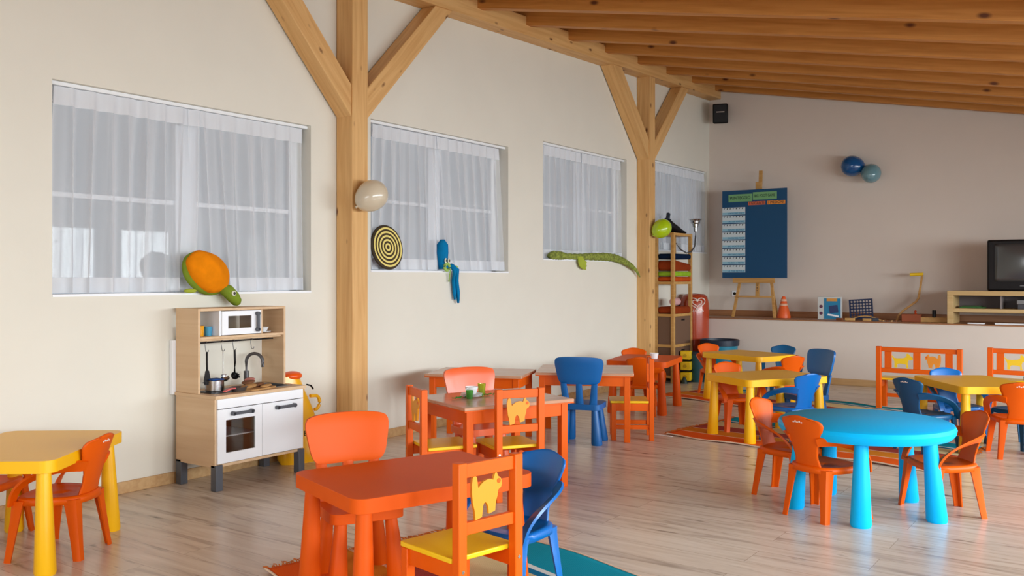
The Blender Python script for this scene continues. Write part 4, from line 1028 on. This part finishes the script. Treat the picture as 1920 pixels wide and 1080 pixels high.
for i in range(3):
    t = thing('yellow_crate', 'small yellow plastic crate with black base, ' + ('bottom', 'middle', 'top')[i] + ' one of the stack behind the shelf unit', 'crate', (.33, 9.985 + .0, .01 + .125 * i), R(12))
    MB().box((0, 0, .062), (.12, .12, .10)).build('body', YELSEAT, t, bevel=.008)
    MB().box((0, 0, .006), (.125, .125, .012)).build('base', BLACK, t, bevel=.002)
    MB().lathe([(.02, 0), (.02, .004)], (0, -.0605, .06), 16, Matrix.Rotation(PI / 2, 4, 'X')).build('button', plain('mustard', srgb(200, 160, 20), .5), t)
o = MB().lathe([(.0, 0), (.045, 0), (.045, .01), (.012, .075), (0, .08)], (.36, 9.86, 0), 20, cap=False).build('marker_cone', plain('dark_green', srgb(30, 50, 40), .5)); tag(o, 'tiny dark green cone on the floor at the corner of the shelf unit', 'cone')
# wall socket
o = MB().box((.36, BY - .006, 1.03), (.08, .012, .08)).build('wall_socket', WHITE, bevel=.004); tag(o, 'small white wall socket left of the easel', 'socket')
MB().lathe([(.02, 0), (.02, .002)], (.36, BY - .0125, 1.03), 16, Matrix.Rotation(PI / 2, 4, 'X')).build('plug_hole', BLACK, o)

# ------------------------------------------------------------ easel and score board
EY = 11.10
t = thing('easel', 'wooden artist easel holding the blue score board on the ledge', 'easel', (.76, EY, LZ))
def bar(name, a, b, w0, w1, par=t, mat=PINE):
    return MB().sweep([a, b], [(-w0 / 2, -w1 / 2), (w0 / 2, -w1 / 2), (w0 / 2, w1 / 2), (-w0 / 2, w1 / 2)], up=(0, 1, 0)).build(name, mat, par, bevel=.002)
bar('front_leg', (-.27, -.05, 0), (-.14, .11, .9), .035, .022); bar('front_leg', (.27, -.05, 0), (.14, .11, .9), .035, .022)
bar('rear_leg', (.19, .30, 0), (.02, .12, 1.2), .03, .02)
bar('mast', (0.02, .03, .25), (.02, .16, 1.86), .045, .02)
bar('cross_bar', (-.25, -.03, .26), (.25, -.03, .26), .022, .035)
bar('tray', (-.27, -.045, .465), (.27, -.045, .465), .06, .022)
MB().box((.02, .085, 1.66), (.07, .05, .10)).build('clamp', PINE, t, bevel=.004)
m = MB(); 
for z in (.30, .335, .37, .405): m.box((.02, .028, z), (.014, .004, .014))
m.build('peg_holes', CARD, t)
# board
BD = plain('blue_card', srgb(0, 72, 116), .6)
bx0, bx1, bz0, bz1 = .345, 1.18, 1.235, 2.345
t = thing('score_board', 'blue score board with green and orange headings and white cards standing on the easel', 'board', ((bx0 + bx1) / 2, EY - .035, bz0))
hw, hh = (bx1 - bx0) / 2, bz1 - bz0
MB().bx(-hw, hw, -.006, .006, 0, hh).build('panel', BD, t, bevel=.001)
GS = plain('green_card', srgb(120, 176, 120), .7); OS = plain('orange_card', srgb(240, 150, 60), .7); RS = plain('red_orange_card', srgb(214, 106, 72), .7); WS = plain('pale_card', srgb(214, 226, 232), .6); INK = plain('dark_ink', srgb(24, 50, 50), .7); BINK = plain('blue_ink', srgb(16, 110, 160), .7); LBL = plain('light_blue_card', srgb(150, 200, 220), .6)
def sign(x0, x1, z0, z1, mat, txt, ink, size, rot=0):
    s = MB().box(((x0 + x1) / 2, -.0085, (z0 + z1) / 2), (x1 - x0, .003, z1 - z0), (0, R(rot), 0)).build('heading_card', mat, t)
    text_mesh(txt, size, 'lettering', ink, s, Matrix.Translation(((x0 + x1) / 2, -.0108, (z0 + z1) / 2)) @ Matrix.Rotation(R(rot), 4, 'Y') @ Matrix.Rotation(PI / 2, 4, 'X'), width=(x1 - x0) * .86)
    return s
sign(-hw + .085, -hw + .395, hh - .145, hh - .05, GS, 'PUNTEGGIO', INK, .055)
sign(-hw + .405, -hw + .71, hh - .13, hh - .035, GS, 'BIG FOOT GAME', INK, .05)
sign(-hw + .345, -hw + .565, hh - .195, hh - .15, RS, 'I GIGANTI', INK, .045)
sign(-hw + .59, -hw + .815, hh - .195, hh - .15, OS, 'I PIEDONI', INK, .045)
names = ['SORTEO BIG FOOT', 'CACCIA ANIMALI', 'PUPAZZO BIG FOOT', 'CACCIA BIG FOOT', 'BIG FOOT LAB', 'PERCORSO GIOCO', 'MUSICA E FESTA', 'LA TUA FAVOLA']
for i in range(8):
    z1 = hh - .215 - i * .1045; z0 = z1 - .092; x0 = -hw + .003; x1 = -hw + .305
    s = MB().bx(x0, x1, -.0095, -.0065, z0, z1).build('score_card', WS, t)
    MB().bx(x0 + .004, x1 - .002, -.0105, -.0094, z0 + .002, z0 + .032).build('title_band', LBL, s)
    text_mesh(names[i], .028, 'lettering', BINK, s, Matrix.Translation(((x0 + x1) / 2 + .03, -.0112, z0 + .016)) @ Matrix.Rotation(PI / 2, 4, 'X'), width=.215)
    m = MB()
    for q in range(7):
        xx = x0 + .025 + q * .040; m.box((xx, -.0100, z1 - .014), (.009, .002, .018)); m.box((xx + .010, -.0100, z1 - .008), (.006, .002, .008))
    m.build('figure_row', INK, s)

# ------------------------------------------------------------ things on the ledge
t = thing('traffic_cone', 'small orange toy traffic cone with pale bands on the ledge beside the easel', 'traffic cone', (1.10, 11.18, LZ))
CON = plain('cone_orange', srgb(240, 100, 40), .4); 
MB().lathe([(0, 0), (.085, 0), (.085, .015), (.07, .08), (.045, .17), (.028, .24), (.018, .265), (0, .268)], n=28, cap=False).build('body', CON, t)
for z, r in ((.15, .0525), (.205, .040)): MB().lathe([(r + .001, z), (r - .0075, z + .028)], n=28, cap=False).build('band', plain('pale_peach', srgb(244, 190, 160), .5), t, solid=.002)
t = thing('game_box', 'blue and white board game box standing upright on the ledge', 'game box', (1.70, 11.05, LZ), R(4))
MB().box((0, 0, .135), (.27, .07, .27)).build('carton', plain('box_white', srgb(206, 208, 206), .5), t, bevel=.002)
m = MB(); m.box((.035, -.036, .13), (.19, .003, .245)); pn = m.build('picture_panel', plain('box_blue', srgb(24, 130, 176), .45), t)
m = MB(); m.box((.03, -.0385, .235), (.12, .002, .035)); m.build('title_patch', plain('box_orange', srgb(214, 150, 70), .5), t)
m = MB(); m.box((.05, -.0385, .125), (.10, .002, .09), (0, R(-8), 0)); m.build('game_picture', plain('box_navy', srgb(40, 60, 110), .5), t); MB().box((.045, -.0385, .05), (.13, .002, .02), (0, R(10), 0)).build('base_picture', WHITE, t)
for z in (.075, .155): MB().lathe([(.02, 0), (.02, .003)], (-.095, -.035, z), 20, Matrix.Rotation(PI / 2, 4, 'X')).build('round_picture', plain('box_plum', srgb(96, 50, 80), .5), t)
# four in a row grid
t = thing('disc_game_grid', 'upright navy disc-dropping game grid full of round holes on the ledge', 'game', (2.04, 11.15, LZ), R(3))
m = MB(); pitch = .0345; nx, nz = 7, 6; gw = nx * pitch; gh = nz * pitch
NVY = plain('grid_navy', srgb(22, 44, 84), .4)
NS = 12
for i in range(nx):
    for j in range(nz):
        cx_, cz_ = (i + .5 - nx / 2) * pitch, (j + .5) * pitch + .02
        oc = []; ic = []
        for q in range(NS):
            a = 2 * PI * (q + .5) / NS; c, s_ = math.cos(a), math.sin(a); kq = max(abs(c), abs(s_))
            oc.append(m.bm.verts.new((cx_ + c / kq * pitch / 2, 0, cz_ + s_ / kq * pitch / 2))); ic.append(m.bm.verts.new((cx_ + c * .0125, 0, cz_ + s_ * .0125)))
        for q in range(NS): m.bm.faces.new((oc[q], oc[(q + 1) % NS], ic[(q + 1) % NS], ic[q]))
bmesh.ops.remove_doubles(m.bm, verts=m.bm.verts, dist=1e-5)
m.build('grid', NVY, t, solid=.007)
m = MB(); m.bx(-gw / 2 - .012, -gw / 2, -.01, .01, 0, gh + .03); m.bx(gw / 2, gw / 2 + .012, -.01, .01, 0, gh + .03); m.bx(-gw / 2, gw / 2, -.01, .01, gh + .02, gh + .03); m.bx(-gw / 2, gw / 2, -.03, .03, 0, .02); m.build('frame', NVY, t)
t.rotation_euler = (R(-4), R(-4), R(3)); t.location.z = LZ + .008
# wooden train tracks and pieces
TRW = plain('track_wood', srgb(206, 160, 96), .6, mottle=.15, mscale=20); TRD = plain('track_brown', srgb(130, 74, 40), .6)
for (x, y, z, sx, sy, sz, rz, mt, nm, lab) in (
    (1.97, 10.90, 0, .11, .04, .03, .1, TRW, 'train_block', 'pale wooden toy block left of the low bridge on the ledge'),
    (1.86, 10.88, 0, .08, .035, .028, -.2, TRD, 'train_wagon', 'dark brown toy wagon at the left end of the track pieces'),
    (2.16, 10.90, 0, .09, .04, .03, 0, TRW, 'train_block', 'pale wooden toy block right of the low bridge on the ledge'),
    (2.24, 10.95, 0, .07, .05, .035, .3, NAVY, 'toy_box', 'small dark blue toy piece at the foot of the disc game'),
    (2.62, 11.0, 0, .20, .10, .085, .08, plain('brick_red_wood', srgb(150, 74, 40), .6), 'wooden_box', 'red-brown wooden toy box on the ledge beside the crank arm'),
    (2.84, 11.0, 0, .30, .07, .055, .02, TRW, 'wooden_plank', 'long pale wooden plank piece left of the television bench')):
    o = MB().box((0, 0, sz / 2), (sx, sy, sz)).build(nm, mt, bevel=.004); o.location = (x, y, LZ + z); o.rotation_euler = (0, 0, rz); tag(o, lab, 'toy')
m = MB(); nA = 14
pts = [(-.17 + .34 * i / nA, .012 + .045 * math.sin(PI * i / nA)) for i in range(nA + 1)]; pts2 = [(x, z - .010) for x, z in pts[::-1]]
m.prism(pts + pts2, .045, Matrix.Translation((2.12, 11.02, LZ)) @ Matrix.Rotation(PI / 2, 4, 'X')); o = m.build('toy_track_bridge', TRW); tag(o, 'low arched wooden toy track in front of the disc game', 'toy track')
for i in range(4):
    o = MB().lathe([(.0, 0), (.014, 0), (.014, .012), (0, .012)], n=14, cap=False).build('draught_piece', TRD if i % 2 else TRW); o.location = (2.33 + .045 * i, 10.93 + .02 * (i % 2), LZ); tag(o, 'small round wooden game piece, ' + ('first', 'second', 'third', 'fourth')[i] + ' from the left before the red-brown box', 'game piece')
o = MB().lathe([(.02, 0), (.02, .075), (.018, .08), (0, .08)], (2.86, 10.97, LZ + .056), 14, cap=False).build('peg', BLACK); tag(o, 'black peg standing on the pale plank on the ledge', 'peg')
o = MB().lathe([(.009, 0), (.009, .16), (0, .162)], (3.03, 11.2, LZ + .0), 10, cap=False).build('chalk_stick', WHITE); tag(o, 'thin white stick standing just left of the television bench', 'stick')
o = MB().lathe([(.0, 0), (.018, 0), (.010, .02), (.016, .035), (0, .05)], (2.66, 11.0, LZ + .085), 14, cap=False).build('pawn', RED); tag(o, 'small red pawn standing on the red-brown toy box', 'pawn')
t = thing('crank_arm', 'tall bent wooden crank with yellow grip leaning on the wall above the ledge', 'crank', (2.42, 11.2, LZ))
MB().sweep([(0, 0, 0), (.02, .0, .06), (.06, .01, .11), (.20, .03, .22), (.225, .04, .26), (.245, .06, .40), (.26, .08, .545)], [(-.011, -.009), (.011, -.009), (.011, .009), (-.011, .009)], up=(0, 1, 0)).build('arm', TRD if False else PINE, t, bevel=.002)
MB().tube([(.27, .08, .54), (.13, .05, .535)], .018, 12).build('grip', YELSEAT, t)
# television bench and television
tx0, tx1, ty0, ty1 = 3.02, 4.40, 10.80, 11.22
t = thing('television_bench', 'light oak television bench with one shelf standing on the ledge', 'bench', (tx0, ty0, LZ))
bw, bd = tx1 - tx0, ty1 - ty0
for x in (0, bw - .06):
    MB().bx(x, x + .06, 0, bd, 0, .305).build('side', OAK, t, bevel=.002)
MB().bx(0, bw, 0, bd, .305, .355).build('top', OAK, t, bevel=.002); MB().bx(.06, bw - .06, 0, bd, .125, .165).build('shelf', OAK, t, bevel=.002)
MB().bx(.06, bw - .06, bd - .02, bd - .01, .165, .305).build('back_board', plain('grey_board', srgb(110, 100, 100), .7), t)
MB().bx(.50, .515, .10, bd - .02, .165, .305).build('divider', plain('grey_board2', srgb(140, 130, 128), .7), t)
t = thing('television', 'black tube television on the oak bench at the right edge of the photo', 'television', (3.40, 10.86, LZ + .356))
m = MB(); m.bx(0, .72, 0, .08, 0, .545); m.build('front_bezel', BLACK, t, bevel=.02, seg=3)
m = MB(); va = [m.bm.verts.new(p) for p in ((.03, .078, .02), (.69, .078, .02), (.69, .078, .52), (.03, .078, .52))]; vb = [m.bm.verts.new(p) for p in ((.16, .36, .06), (.56, .36, .06), (.56, .36, .40), (.16, .36, .40))]
m.bm.faces.new(va); m.bm.faces.new(vb)
for i in range(4): m.bm.faces.new((va[i], va[(i + 1) % 4], vb[(i + 1) % 4], vb[i]))
m.build('rear_housing', BLACK, t)
SCR = plain('screen_glass', srgb(58, 60, 62), .12, coat=1)
m = MB(); m.grid(lambda u, v: V((.075 + .57 * u, -.002 - .010 * (1 - (2 * u - 1) ** 2) * (1 - (2 * v - 1) ** 2), .10 + .40 * v)), 14, 12); m.build('screen', SCR, t, solid=.003, smooth=180)
MB().box((.36, -.002, .055), (.10, .003, .008)).build('badge', GREYM, t)
for (x, y, z, sx, sy, sz, mt, nm, lab, cat) in (
    (3.88, 10.98, LZ + .166, .38, .26, .05, plain('player_silver', srgb(70, 70, 76), .35, .5), 'video_player', 'grey video player at the bottom of the stack on the television bench shelf', 'video player'),
    (3.86, 10.98, LZ + .217, .36, .24, .045, GREYM, 'disc_player', 'silver disc player on top of the grey one on the bench shelf', 'disc player'),
    (3.95, 10.96, LZ + .263, .20, .15, .028, plain('case_blue', srgb(70, 140, 190), .4), 'disc_case', 'light blue case on top of the players', 'case'),
    (3.25, 10.98, LZ + .166, .24, .20, .014, plain('green_book', srgb(60, 110, 50), .5), 'green_folder', 'thin green folder on the left of the bench shelf', 'folder'),
    (3.24, 10.99, LZ + .181, .18, .16, .012, plain('green_book2', srgb(50, 90, 46), .5), 'green_booklet', 'dark green booklet lying on the green folder', 'booklet'),
    (3.30, 10.84, LZ + .001, .16, .08, .012, WHITE, 'paper_stack', 'small stack of white paper under the bench at its left', 'paper'),
    (3.78, 10.85, LZ + .001, .60, .10, .016, WHITE, 'long_white_box', 'long flat white box under the bench', 'box')):
    o = MB().box((x, y, z + sz / 2), (sx, sy, sz)).build(nm, mt, bevel=.002); tag(o, lab, cat)
# a scrap of paper on the floor
o = MB().box((1.70, 6.50, .0012), (.16, .03, .002), (0, 0, R(-10))).build('paper_scrap', WHITE); tag(o, 'white paper scrap on the floor at the front edge of the orange striped rug', 'paper')
